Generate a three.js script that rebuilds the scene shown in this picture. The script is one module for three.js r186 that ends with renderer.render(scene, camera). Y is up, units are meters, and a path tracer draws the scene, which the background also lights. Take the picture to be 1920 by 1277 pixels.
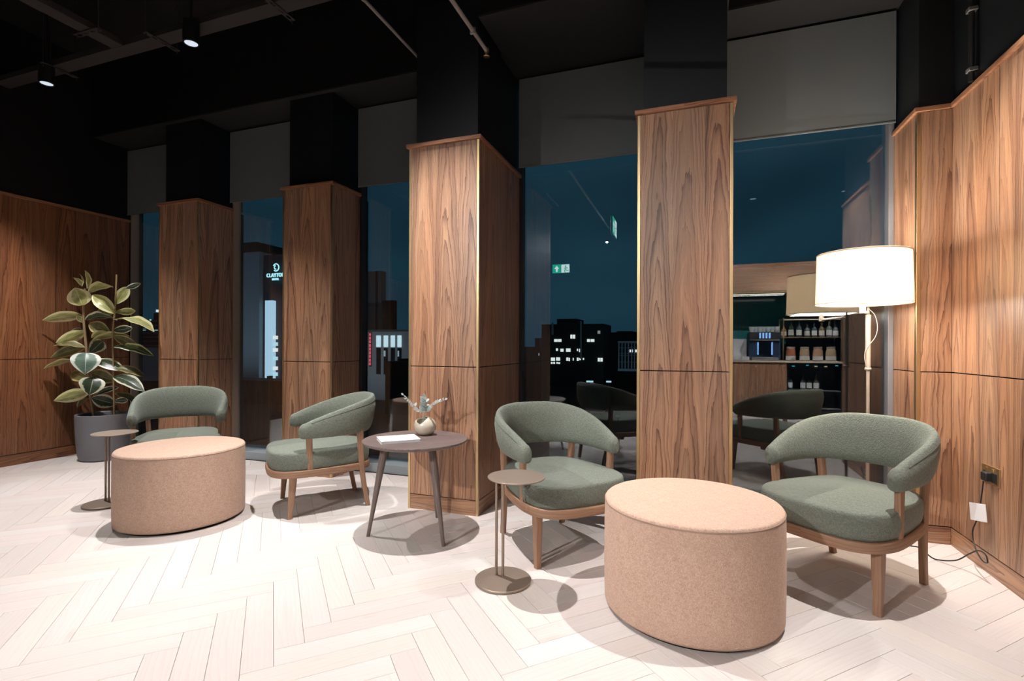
import * as THREE from 'three';
import { RoundedBoxGeometry } from 'three/addons/geometries/RoundedBoxGeometry.js';
import { mergeGeometries } from 'three/addons/utils/BufferGeometryUtils.js';
import { TextGeometry } from 'three/addons/geometries/TextGeometry.js';
import { FontLoader } from 'three/addons/loaders/FontLoader.js';
import { ImprovedNoise } from 'three/addons/math/ImprovedNoise.js';
import { RectAreaLightUniformsLib } from 'three/addons/lights/RectAreaLightUniformsLib.js';

// ------------------------------------------------------------------ camera, sky, exposure
const scene = new THREE.Scene();
const camera = new THREE.PerspectiveCamera(2 * Math.atan(638.5 / 943.7) * 180 / Math.PI, 1920 / 1277, 0.05, 600);
camera.rotation.order = 'YXZ';
camera.position.set(0, 1.1, 0);
camera.rotation.set(0.0002, 0.3408, 0.0038);
camera.setViewOffset(1920, 1277, 0, -10.2, 1920, 1277);
camera.updateMatrixWorld(true); camera.updateProjectionMatrix();

const renderer = new THREE.WebGLRenderer({ antialias: true });
renderer.toneMapping = THREE.LinearToneMapping;
renderer.toneMappingExposure = 1.0;
renderer.shadowMap.enabled = true;
RectAreaLightUniformsLib.init();

const LIGHT = { window: 36, back: 42, bulb: 2.0, disc: 30 };          // candela of the two rows of ceiling spots and of the lamp bulb
const WARM = new THREE.Color().setRGB(1, 0.972, 0.958);

const perlin = new ImprovedNoise();
const n2 = (x, y, z = 0.37) => perlin.noise(x, y, z);
function rng(seed) { let a = seed >>> 0; return () => { a = (a + 0x6D2B79F5) >>> 0; let t = Math.imul(a ^ (a >>> 15), 1 | a); t = (t + Math.imul(t ^ (t >>> 7), 61 | t)) ^ t; return ((t ^ (t >>> 14)) >>> 0) / 4294967296; }; }
const clamp = (x, a = 0, b = 1) => Math.min(b, Math.max(a, x));
const mix = (a, b, t) => a + (b - a) * t;
const mix3 = (a, b, t) => [mix(a[0], b[0], t), mix(a[1], b[1], t), mix(a[2], b[2], t)];
const smooth = (a, b, x) => { const t = clamp((x - a) / (b - a)); return t * t * (3 - 2 * t); };
const hash = (i, j = 0) => { const s = Math.sin(i * 127.1 + j * 311.7) * 43758.5453; return s - Math.floor(s); };

{ // night sky with thin cloud
  const W = 512, H = 256, d = new Float32Array(W * H * 4);
  for (let r = 0; r < H; r++) for (let c = 0; c < W; c++) {
    const up = ((r + 0.5) / H - 0.5) * Math.PI, ro = ((c + 0.5) / W - 0.5) * 2 * Math.PI;
    const x = Math.cos(up) * Math.cos(ro), y = Math.sin(up), z = Math.cos(up) * Math.sin(ro);
    const cl = 0.5 + 0.9 * (perlin.noise(x * 3, y * 6, z * 3) + 0.5 * perlin.noise(x * 7, y * 14, z * 7));
    const k = 0.75 + 0.5 * clamp(cl), i = (r * W + c) * 4;
    d[i] = 0.0140 * k; d[i + 1] = 0.044 * k; d[i + 2] = 0.063 * k; d[i + 3] = 1;
  }
  const t = new THREE.DataTexture(d, W, H, THREE.RGBAFormat, THREE.FloatType);
  t.mapping = THREE.EquirectangularReflectionMapping; t.magFilter = THREE.LinearFilter; t.needsUpdate = true;
  scene.background = t;
}

// ------------------------------------------------------------------ helpers
const used = {};
function numbered(name) { const k = (used[name] = (used[name] ?? -1) + 1); return k ? `${name}_${String(k).padStart(3, '0')}` : name; }
const V = (x, y, z) => new THREE.Vector3(x, y, z);
function mesh(name, geo, mat, parent) {
  const m = new THREE.Mesh(geo, mat); m.name = parent ? name : numbered(name); m.castShadow = m.receiveShadow = true;
  (parent ?? scene).add(m); return m;
}
function thing(name, label, category, [x, y, z] = [0, 0, 0], turn = 0, group) {
  const o = new THREE.Group(); o.name = numbered(name); scene.add(o); o.position.set(x, y, z); o.rotation.y = turn;
  o.userData = { label, category }; if (group) o.userData.group = group; return o;
}
function tag(o, label, category, group) { o.userData = { label, category }; if (group) o.userData.group = group; return o; }
function struct(name, pos = [0, 0, 0]) { const o = new THREE.Group(); o.name = name; o.position.set(...pos); o.userData = { kind: 'structure' }; scene.add(o); return o; }
function at(geo, x, y, z, rx = 0, ry = 0, rz = 0) { geo.applyMatrix4(new THREE.Matrix4().compose(V(x, y, z), new THREE.Quaternion().setFromEuler(new THREE.Euler(rx, ry, rz)), V(1, 1, 1))); return geo; }
function boxUV(g, ox = 0, oy = 0, swap = false) {       // uv in metres by the way each face looks
  if (g.index) g = g.toNonIndexed();
  const p = g.attributes.position, uv = new Float32Array(p.count * 2), a = V(), b = V(), c = V();
  for (let i = 0; i < p.count; i += 3) {
    a.fromBufferAttribute(p, i); b.fromBufferAttribute(p, i + 1); c.fromBufferAttribute(p, i + 2);
    const n = b.clone().sub(a).cross(c.clone().sub(a)), ax = Math.abs(n.x), ay = Math.abs(n.y), az = Math.abs(n.z);
    [a, b, c].forEach((q, k) => {
      let u, v; if (ay >= ax && ay >= az) { u = q.x; v = q.z; } else if (ax >= az) { u = q.z; v = q.y; } else { u = q.x; v = q.y; }
      if (swap) [u, v] = [v, u];
      uv[(i + k) * 2] = u + ox; uv[(i + k) * 2 + 1] = v + oy;
    });
  }
  g.setAttribute('uv', new THREE.BufferAttribute(uv, 2)); return g;
}
// a board between two corners, edges eased; ox, oy place it on the wood
function board(x0, x1, y0, y1, z0, z1, r = 0.0015, ox = 0, oy = 0, swap = false) {
  const w = x1 - x0, h = y1 - y0, d = z1 - z0;
  const g = boxUV(new RoundedBoxGeometry(w, h, d, 1, Math.min(r, w / 3, h / 3, d / 3)), ox, oy, swap);
  return g.translate((x0 + x1) / 2, (y0 + y1) / 2, (z0 + z1) / 2);
}
function box(x0, x1, y0, y1, z0, z1) { return boxUV(new THREE.BoxGeometry(x1 - x0, y1 - y0, z1 - z0)).translate((x0 + x1) / 2, (y0 + y1) / 2, (z0 + z1) / 2); }
function tube(pts, r, seg = 40, rad = 8, closed = false) { return new THREE.TubeGeometry(new THREE.CatmullRomCurve3(pts.map((p) => V(...p)), closed), seg, r, rad, closed); }
function rod(a, b, r0, r1 = r0, seg = 16) {
  a = V(...a); b = V(...b); const d = b.clone().sub(a);
  const g = new THREE.CylinderGeometry(r1, r0, d.length(), seg); g.applyQuaternion(new THREE.Quaternion().setFromUnitVectors(V(0, 1, 0), d.clone().normalize()));
  return g.translate((a.x + b.x) / 2, (a.y + b.y) / 2, (a.z + b.z) / 2);
}
function loft(rings, closedPath = false, caps = true) { // rings: closed loops of equal length
  const N = rings[0].length, M = rings.length, pos = [], uv = [], idx = []; let v = 0;
  const last = closedPath ? M + 1 : M;
  for (let i = 0; i < last; i++) {
    const R = rings[i % M]; if (i) v += rings[(i - 1) % M][0].distanceTo(R[0]);
    let u = 0; for (let j = 0; j <= N; j++) { const q = R[j % N]; if (j) u += R[j - 1].distanceTo(q); pos.push(q.x, q.y, q.z); uv.push(u, v); }
  }
  const id = (i, j) => i * (N + 1) + j;
  for (let i = 0; i < last - 1; i++) for (let j = 0; j < N; j++) idx.push(id(i, j), id(i + 1, j), id(i, j + 1), id(i, j + 1), id(i + 1, j), id(i + 1, j + 1));
  if (caps && !closedPath) for (const [i, flip] of [[0, false], [M - 1, true]]) {
    const c = V(); rings[i].forEach((q) => c.add(q)); c.multiplyScalar(1 / N); const b = pos.length / 3; pos.push(c.x, c.y, c.z); uv.push(0, 0);
    for (let j = 0; j <= N; j++) { const q = rings[i][j % N]; pos.push(q.x, q.y, q.z); uv.push(q.x - c.x, q.z - c.z + q.y - c.y); }
    for (let j = 0; j < N; j++) flip ? idx.push(b, b + 2 + j, b + 1 + j) : idx.push(b, b + 1 + j, b + 2 + j);
  }
  let vol = 0; for (let k = 0; k < idx.length; k += 3) { const [a, b, c] = [idx[k] * 3, idx[k + 1] * 3, idx[k + 2] * 3]; vol += pos[a] * (pos[b + 1] * pos[c + 2] - pos[b + 2] * pos[c + 1]) - pos[a + 1] * (pos[b] * pos[c + 2] - pos[b + 2] * pos[c]) + pos[a + 2] * (pos[b] * pos[c + 1] - pos[b + 1] * pos[c]); }
  if (vol < 0) for (let k = 0; k < idx.length; k += 3) [idx[k + 1], idx[k + 2]] = [idx[k + 2], idx[k + 1]];
  const g = new THREE.BufferGeometry(); g.setAttribute('position', new THREE.Float32BufferAttribute(pos, 3)); g.setAttribute('uv', new THREE.Float32BufferAttribute(uv, 2)); g.setIndex(idx); g.computeVertexNormals();
  const nn = g.attributes.normal, join = (a, b) => { const x = nn.getX(a) + nn.getX(b), y = nn.getY(a) + nn.getY(b), z = nn.getZ(a) + nn.getZ(b), l = Math.hypot(x, y, z) || 1; nn.setXYZ(a, x / l, y / l, z / l); nn.setXYZ(b, x / l, y / l, z / l); };
  for (let i = 0; i < last; i++) join(id(i, 0), id(i, N));
  if (closedPath) for (let j = 0; j <= N; j++) join(id(0, j), id(M, j));
  return g;
}
function lathe(pts, seg = 64) { return new THREE.LatheGeometry(pts.map(([x, y]) => new THREE.Vector2(x, y)), seg); }
function metreUV(g, su, sv) { const u = g.attributes.uv; for (let i = 0; i < u.count; i++) u.setXY(i, u.getX(i) * su, u.getY(i) * sv); return g; }

// ------------------------------------------------------------------ textures
function texture(W, H, f, srgb = true, rep = null) {
  const d = new Uint8Array(W * H * 4);
  for (let y = 0; y < H; y++) for (let x = 0; x < W; x++) { const c = f(x, y), i = (y * W + x) * 4; d[i] = clamp(c[0], 0, 255); d[i + 1] = clamp(c[1], 0, 255); d[i + 2] = clamp(c[2], 0, 255); d[i + 3] = 255; }
  const t = new THREE.DataTexture(d, W, H); t.wrapS = t.wrapT = THREE.RepeatWrapping; t.magFilter = THREE.LinearFilter; t.minFilter = THREE.LinearMipmapLinearFilter; t.generateMipmaps = true;
  if (srgb) t.colorSpace = THREE.SRGBColorSpace; if (rep) t.repeat.set(...rep); t.needsUpdate = true; return t;
}
// walnut veneer, six leaves of 173 mm side by side, 1.04 m x 2.6 m
function veneer(seed) {
  const W = 1024, H = 2048, R = rng(seed), leaf = [];
  for (let i = 0; i < 6; i++) leaf.push({ cx: (R() - 0.5) * 0.5, a: 1.9 + R() * 2.0, b: 3.4 + R() * 2.6, dir: R() < 0.62 ? 1 : -1, ph: R() * 9, y0: R() * 2.6, tone: R() });
  return texture(W, H, (px, py) => {
    const s = px / W * 6, li = Math.floor(s), L = leaf[li], y = py / H * 2.6, xm = px / W * 1.04;
    let dx = (s - li - 0.5) * 2 - L.cx + 0.30 * n2(y * 1.1, L.ph * 3.1) + 0.11 * n2(y * 5, L.ph * 5 + xm * 6) + 0.035 * n2(y * 22, xm * 30 + L.ph);
    const f = L.dir * (y - L.y0) * L.a + L.b * Math.pow(Math.abs(dx), 1.7) + 0.75 * n2(dx * 1.6 + L.ph, y * 1.9) + 0.30 * n2(dx * 6, y * 5 + L.ph) + 0.10 * n2(dx * 14, y * 17 + L.ph, 2.9) + L.ph;
    const i = Math.floor(f), t = f - i, amp = 0.25 + 0.75 * hash(i, li);
    const wide = 0.5 + 0.5 * n2(f * 0.33, L.ph);
    const line = Math.pow(t, 4.5) * amp + 0.35 * Math.pow(1 - Math.abs(2 * ((f * 2.7) % 1 + 1) % 1 - 0.0), 2) * 0.25;
    const fib = n2(xm * 420, y * 9) * 0.10 + n2(xm * 150, y * 3, 3.3) * 0.10;
    const band = 0.5 + 0.5 * n2(f * 1.1 + 3, L.ph * 2.3, 6.6), d = clamp(-0.02 + 0.34 * wide + 0.42 * band * band + 0.60 * line + fib + (L.tone - 0.5) * 0.14);
    const c = mix3([196, 153, 119], [70, 41, 30], d), warm = n2(xm * 5, y * 1.1, 7.7) * 9;
    return [c[0] + warm, c[1], c[2] - warm * 0.6];
  }, true, [1 / 1.04, 1 / 2.6]);
}
const veneerA = veneer(11), veneerB = veneer(29);
// whitewashed oak along u, 2.4 m x 0.6 m
const oakTex = texture(2048, 512, (px, py) => {
  const u = px / 2048 * 2.4, v = py / 512 * 0.6;
  const f = v * 55 + 2.2 * n2(u * 1.2, v * 9) + 0.7 * n2(u * 4, v * 30), t = f - Math.floor(f);
  const g = Math.pow(t, 3) * (0.3 + 0.7 * hash(Math.floor(f))) * 0.55 + 0.22 * n2(u * 14, v * 500) + 0.2 * n2(u * 2, v * 16, 2.2);
  const kn = Math.max(0, n2(u * 7, v * 20, 8.8) - 0.52) * 1.6;
  return mix3([233, 226, 222], [206, 193, 184], clamp(0.2 + 0.5 * g + 0.8 * kn));
}, true, [1 / 2.4, 1 / 0.6]);
// frame timber of the chairs, 0.4 m x 0.8 m, grain along v
const beechTex = texture(512, 1024, (px, py) => {
  const u = px / 512 * 0.4, v = py / 1024 * 0.8; const f = u * 70 + 1.4 * n2(u * 9, v * 3) + 0.4 * n2(u * 40, v * 9), t = f - Math.floor(f);
  return mix3([160, 124, 99], [112, 82, 63], clamp(0.2 + 0.45 * Math.pow(t, 3) + 0.22 * n2(u * 330, v * 14) + 0.2 * n2(u * 12, v * 2, 4)));
}, true, [1 / 0.4, 1 / 0.8]);
const smokedTex = texture(512, 512, (px, py) => {
  const u = px / 512 * 0.7, v = py / 512 * 0.7; const f = u * 55 + 2 * n2(u * 5, v * 1.5) + 0.5 * n2(u * 20, v * 6), t = f - Math.floor(f);
  return mix3([130, 114, 107], [76, 65, 60], clamp(0.25 + 0.45 * Math.pow(t, 2.5) + 0.25 * n2(u * 260, v * 12) + 0.2 * n2(u * 9, v * 2, 4)));
}, true, [1 / 0.7, 1 / 0.7]);
// heathered wool for the poufs, 0.26 m
const heather = (x, y) => { const s = 512; let k = 0; for (const [f, a] of [[128, 1], [64, 0.5]]) k += a * hash(Math.floor(x / s * f * 1.0 + 0.8 * n2(y * 0.09, x * 0.03) + 40), Math.floor(y / s * f * 1.6)); return k / 1.5; };
const woolTex = texture(512, 512, (x, y) => { const k = heather(x, y) * 0.75 + 0.25 * hash(x, y), m = 0.5 + 0.5 * n2(x * 0.02, y * 0.02); return mix3([220, 192, 173], [165, 131, 112], clamp(k * 0.85 + 0.15 * m)); }, true, [1 / 0.26, 1 / 0.26]);
const woolBump = texture(512, 512, (x, y) => { const k = heather(x, y) * 170 + 85 * hash(x * 3, y); return [k, k, k]; }, false, [1 / 0.26, 1 / 0.26]);
// looped wool of the chairs, 0.2 m
const loops = (x, y) => 0.5 + 0.55 * n2(x * 0.16, y * 0.16) + 0.45 * n2(x * 0.34, y * 0.34, 5.1);
const boucleTex = texture(512, 512, (x, y) => { const k = clamp(0.6 * loops(x, y) + 0.4 * hash(x, y)); return mix3([87, 92, 82], [132, 138, 126], k); }, true, [1 / 0.5, 1 / 0.5]);
const boucleBump = texture(512, 512, (x, y) => { const k = clamp(loops(x, y)) * 255; return [k, k, k]; }, false, [1 / 0.5, 1 / 0.5]);

const std = (o) => new THREE.MeshStandardMaterial({ side: THREE.DoubleSide, ...o });
const phys = (o) => new THREE.MeshPhysicalMaterial({ side: THREE.DoubleSide, ...o });
const rgb = (r, g, b) => new THREE.Color().setRGB(r, g, b);
const hex = (s) => new THREE.Color(s);
const M = {
  walnut: phys({ map: veneerA, roughness: 0.42, clearcoat: 0.25, clearcoatRoughness: 0.3 }), walnutB: phys({ map: veneerB, roughness: 0.42, clearcoat: 0.25, clearcoatRoughness: 0.3 }),
  cap: phys({ map: veneerB, color: rgb(1.0, 0.86, 0.78), roughness: 0.45 }),
  core: std({ color: rgb(0.01, 0.008, 0.007), roughness: 0.8 }),
  black: std({ color: rgb(0.0022, 0.0018, 0.0022), roughness: 0.6 }),
  navy: std({ color: rgb(0.0022, 0.0042, 0.0070), roughness: 0.55 }),
  ceiling: std({ color: rgb(0.0022, 0.0014, 0.0014), roughness: 0.8 }),
  soffit: std({ color: rgb(0.013, 0.013, 0.014), roughness: 0.7 }),
  brass: std({ color: rgb(0.66, 0.48, 0.26), metalness: 1, roughness: 0.36 }),
  anodised: std({ color: rgb(0.33, 0.34, 0.37), metalness: 0.6, roughness: 0.42 }),
  warmLitFrame: std({ color: rgb(0.36, 0.27, 0.21), metalness: 0.3, roughness: 0.45 }),  // same grey frame metal, warm spot light put into the colour
  frame: std({ color: rgb(0.012, 0.012, 0.013), roughness: 0.5 }),
  sillGrey: std({ color: rgb(0.30, 0.34, 0.36), roughness: 0.5 }),
  glass: phys({ color: rgb(0.80, 0.88, 0.92), transmission: 1, thickness: 0, roughness: 0, ior: 2.0 }),
  blind: phys({ color: rgb(0.125, 0.140, 0.145), roughness: 0.85, clearcoat: 0.35, clearcoatRoughness: 0.06 }),
  steel: std({ color: rgb(0.45, 0.43, 0.42), metalness: 0.8, roughness: 0.4 }),
  tray: std({ color: rgb(0.034, 0.027, 0.027), roughness: 0.7 }),
  beech: phys({ map: beechTex, roughness: 0.48 }), smoked: phys({ map: smokedTex, roughness: 0.42 }),
  smokedTop: phys({ map: smokedTex, color: rgb(0.92, 0.88, 0.92), roughness: 0.5 }),
  wool: phys({ map: woolTex, bumpMap: woolBump, bumpScale: 0.0012, roughness: 0.95, sheen: 0.25, sheenRoughness: 0.6, sheenColor: rgb(0.8, 0.7, 0.6) }),
  boucle: phys({ map: boucleTex, bumpMap: boucleBump, bumpScale: 0.002, roughness: 0.95, sheen: 0.35, sheenRoughness: 0.6, sheenColor: rgb(0.7, 0.75, 0.7) }),
  bronze: std({ color: rgb(0.33, 0.26, 0.21), metalness: 0.75, roughness: 0.5 }),
  dark: std({ color: rgb(0.012, 0.011, 0.011), roughness: 0.5 }),
  white: std({ color: rgb(0.78, 0.77, 0.76), roughness: 0.6 }),
  paper: std({ color: rgb(0.68, 0.665, 0.67), roughness: 0.8 }),
};
const off = (i, j = 0) => [hash(i, 3) * 0.35 + (Math.floor(hash(i, 9) * 5)) * 0.1733, j];

// ------------------------------------------------------------------ the setting: floor
const XL = -5.79, ZG = -3.855, ZS = -3.70, XR = 1.3715, HC = 2.46, HJ = 0.962, HP = 0.0985, TOP = 4.0;
const floor = struct('floor');
mesh('floor_slab', box(XL - 0.2, 4.6, -0.30, -0.0135, -3.95, 6.0), M.core, floor);
{
  const W = 0.1035, L = 0.58, gap = 0.0011, s0 = 0.0085 - W, t0 = 1.904, q = Math.SQRT1_2;
  const tints = [[1, 1, 1], [0.97, 0.925, 0.92], [1.0, 0.97, 0.94], [0.93, 0.905, 0.90], [1.0, 0.955, 0.955], [0.955, 0.95, 0.94]].map((c) => phys({ map: oakTex, color: rgb(c[0] * 0.82, c[1] * 0.82, c[2] * 0.82), roughness: 0.5 }));
  const R = rng(5), shapes = [];
  const plank = (poly, off) => {                   // prism with an eased upper edge from a convex outline in (along, across)
    const n = poly.length, pos = [], uv = [], push = (...vs) => vs.forEach(([x, y, z]) => { pos.push(x, y, z); uv.push(x + off[0], z + off[1]); });
    const cx = poly.reduce((a, p) => a + p[0], 0) / n, cz = poly.reduce((a, p) => a + p[1], 0) / n, e = 0.0009;
    const inn = poly.map(([x, z]) => { const dx = cx - x, dz = cz - z, l = Math.hypot(dx, dz) || 1; return [x + Math.sign(dx) * Math.min(e, Math.abs(dx)), z + Math.sign(dz) * Math.min(e, Math.abs(dz))]; });
    for (let i = 0; i < n; i++) {
      const a = poly[i], b = poly[(i + 1) % n], A = inn[i], B = inn[(i + 1) % n];
      push([cx, 0, cz], [A[0], 0, A[1]], [B[0], 0, B[1]]);
      push([A[0], 0, A[1]], [a[0], -e, a[1]], [B[0], 0, B[1]], [B[0], 0, B[1]], [a[0], -e, a[1]], [b[0], -e, b[1]]);
      push([a[0], -e, a[1]], [a[0], -0.013, a[1]], [b[0], -e, b[1]], [b[0], -e, b[1]], [a[0], -0.013, a[1]], [b[0], -0.013, b[1]]);
    }
    const g = new THREE.BufferGeometry(); g.setAttribute('position', new THREE.Float32BufferAttribute(pos, 3)); g.setAttribute('uv', new THREE.Float32BufferAttribute(uv, 2)); g.computeVertexNormals(); return g;
  };
  const rect = [[gap / 2, gap / 2], [gap / 2, W - gap / 2], [L - gap / 2, W - gap / 2], [L - gap / 2, gap / 2]];
  for (let k = 0; k < 10; k++) shapes.push(plank(rect, [R() * 1.8, R() * 0.48]));
  const cand = [];
  const toXZ = (s, t) => [(s - t) * q, -(s + t) * q];          // s = (x - z)/sqrt2, t = -(x + z)/sqrt2
  const room = (x, z) => x > XL - 0.02 && x < 4.4 && z > ZS && z < 5.6;
  for (let i = -70; i < 70; i++) for (let j = -14; j < 15; j++) for (const kind of [0, 1]) {
    const so = s0 + i * W + j * L, to = t0 + i * W - j * L;
    const P = kind === 0 ? { s: so, t: to, ds: W, dt: L } : { s: so + W, t: to, ds: L, dt: W };
    const c = toXZ(P.s + P.ds / 2, P.t + P.dt / 2);
    if (c[0] < XL - 0.4 || c[0] > 4.6 || c[1] < ZS - 0.4 || c[1] > 5.8) continue;
    // local frame: along the plank = local x, across = local z
    const al = kind === 0 ? [-q, -q] : [q, -q], ac = [-al[1], al[0]];
    const cor = [toXZ(P.s, P.t), toXZ(P.s + P.ds, P.t), toXZ(P.s + P.ds, P.t + P.dt), toXZ(P.s, P.t + P.dt)];
    // origin: the corner from which both axes run positively
    const org = cor.reduce((b, p) => (p[0] * (al[0] + ac[0]) + p[1] * (al[1] + ac[1]) < b[0] * (al[0] + ac[0]) + b[1] * (al[1] + ac[1]) ? p : b));
    const inside = cor.every(([x, z]) => room(x, z)), any = cor.some(([x, z]) => room(x, z));
    if (!any) continue;
    const m = new THREE.Matrix4().makeBasis(V(al[0], 0, al[1]), V(0, 1, 0), V(ac[0], 0, ac[1])).setPosition(org[0], 0, org[1]);
    let geo;
    if (inside) geo = shapes[Math.floor(R() * 10)];
    else {                                            // cut at the walls
      let poly = rect.map((p) => p.slice());
      const W2 = (p) => [org[0] + al[0] * p[0] + ac[0] * p[1], org[1] + al[1] * p[0] + ac[1] * p[1]];
      for (const f of [(p) => W2(p)[0] - XL, (p) => W2(p)[1] - ZS]) {
        const out = []; poly.forEach((a, k) => { const b = poly[(k + 1) % poly.length], fa = f(a), fb = f(b); if (fa >= 0) out.push(a); if (fa * fb < 0) { const t = fa / (fa - fb); out.push([mix(a[0], b[0], t), mix(a[1], b[1], t)]); } });
        poly = out; if (poly.length < 3) break;
      }
      if (poly.length < 3) continue;
      geo = plank(poly, [R() * 1.8, R() * 0.48]);
    }
    const p = V(c[0], 0, c[1]).project(camera), ahead = V(c[0], 0, c[1]).sub(camera.position).dot(camera.getWorldDirection(V()));
    const seen = ahead > 0.4 && Math.abs(p.x) < 1.12 && p.y > -1.25 && p.y < 1;
    cand.push({ geo, m, tint: Math.floor(R() * 6), seen, d: c[0] * c[0] + c[1] * c[1] });
  }
  cand.sort((a, b) => (b.seen - a.seen) || (a.d - b.d));
  const rest = tints.map(() => []);
  let k = 0;
  for (const p of cand) {
    if (p.seen && k < 300) { const o = mesh(k ? 'plank_' + String(k).padStart(3, '0') : 'plank', p.geo, tints[p.tint], floor); o.matrixAutoUpdate = false; o.matrix.copy(p.m); o.matrix.decompose(o.position, o.quaternion, o.scale); k++; }
    else rest[p.tint].push(p.geo.clone().applyMatrix4(p.m));
  }
  const far = new THREE.Group(); far.name = 'plank_field'; far.userData = { kind: 'stuff' }; floor.add(far);
  rest.forEach((gs, i) => { if (gs.length) { const o = mesh(i ? 'planks_' + String(i).padStart(3, '0') : 'planks', mergeGeometries(gs), tints[i], far); o.userData = { kind: 'stuff' }; } });
}

// ------------------------------------------------------------------ the setting: ceiling and outer walls
const ceiling = struct('ceiling'); mesh('ceiling_slab', box(XL - 0.25, 4.6, TOP, TOP + 0.2, -3.95, 6.0), M.ceiling, ceiling);
const wallWindow = struct('wall_window');
{ // head of the window wall: four bays stepped as the pillars are
  const bays = [[XL, -3.318, -3.43], [-3.318, -1.3, -3.43], [-1.3, 0.216, -2.985], [0.216, 4.4, -3.45]];
  for (const [x0, x1, zf] of bays) { mesh('bulkhead', box(x0, x1, 3.235, TOP, -3.95, zf), M.black, wallWindow); mesh('soffit', box(x0, x1, 3.225, 3.2345, -3.79, zf - 0.002), M.soffit, wallWindow); }
  mesh('wall_beyond', box(1.245, 4.6, 0, 3.23, -3.95, -3.50), M.black, wallWindow);
}
const wallBack = struct('wall_back'); mesh('wall_surface', box(XL - 0.2, 4.6, 0, TOP, 5.6, 5.8), std({ color: rgb(0.06, 0.055, 0.05), roughness: 0.8 }), wallBack);
const wallEast = struct('wall_far_right'); mesh('wall_surface', box(4.4, 4.6, 0, TOP, -3.95, 5.8), std({ color: rgb(0.04, 0.035, 0.032), roughness: 0.8 }), wallEast);

// ------------------------------------------------------------------ panelled walls
function panelled(o, mk, list) { for (const f of list) mk(...f); }
const wallLeft = struct('wall_left');
{
  const [walnutDimmedA, walnutDimmedB] = [veneerA, veneerB].map((map) => phys({ map, color: rgb(0.74, 0.55, 0.42), roughness: 0.42, clearcoat: 0.25, clearcoatRoughness: 0.3 }));  // walnut again, the dim warm light of this wall put into the colour
  mesh('wall_surface', box(XL - 0.2, XL - 0.02, 0, TOP, -3.95, 5.8), M.black, wallLeft);
  mesh('wall_upper', box(XL - 0.02, XL - 0.012, HC, TOP, -3.79, 5.6), M.black, wallLeft);
  mesh('panel_backing', box(XL - 0.0195, XL - 0.015, 0, HC, -3.79, 5.6), M.core, wallLeft);
  const zs = [-3.79, -2.55, -1.30, -0.05, 1.2, 2.45, 3.7, 5.6];
  for (let i = 0; i < 7; i++) {
    const a = zs[i] + 0.0006, b = zs[i + 1] - 0.0006, [ox] = off(i + 40);
    mesh('panel', board(XL - 0.0145, XL, HJ + 0.003, HC - 0.026, a, b, 0.001, ox, 1.6), i % 2 ? walnutDimmedA : walnutDimmedB, wallLeft);
    mesh('panel', board(XL - 0.0145, XL, HP + 0.003, HJ - 0.003, a, b, 0.001, ox, 0.52), i % 2 ? walnutDimmedA : walnutDimmedB, wallLeft);
  }
  mesh('cap', board(XL - 0.019, XL + 0.014, HC - 0.025, HC, -3.79, 5.6, 0.002, 0, 0, true), M.cap, wallLeft);
  const b = struct('baseboard_left'); mesh('plinth', board(XL - 0.0145, XL, 0, HP - 0.003, -3.79, 5.6, 0.001, 0.3, 0.1, true), walnutDimmedA, b);
}
const wallRight = struct('wall_right'), ZR = -3.4624, XN = 1.209, ZE = -2.12;
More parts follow.
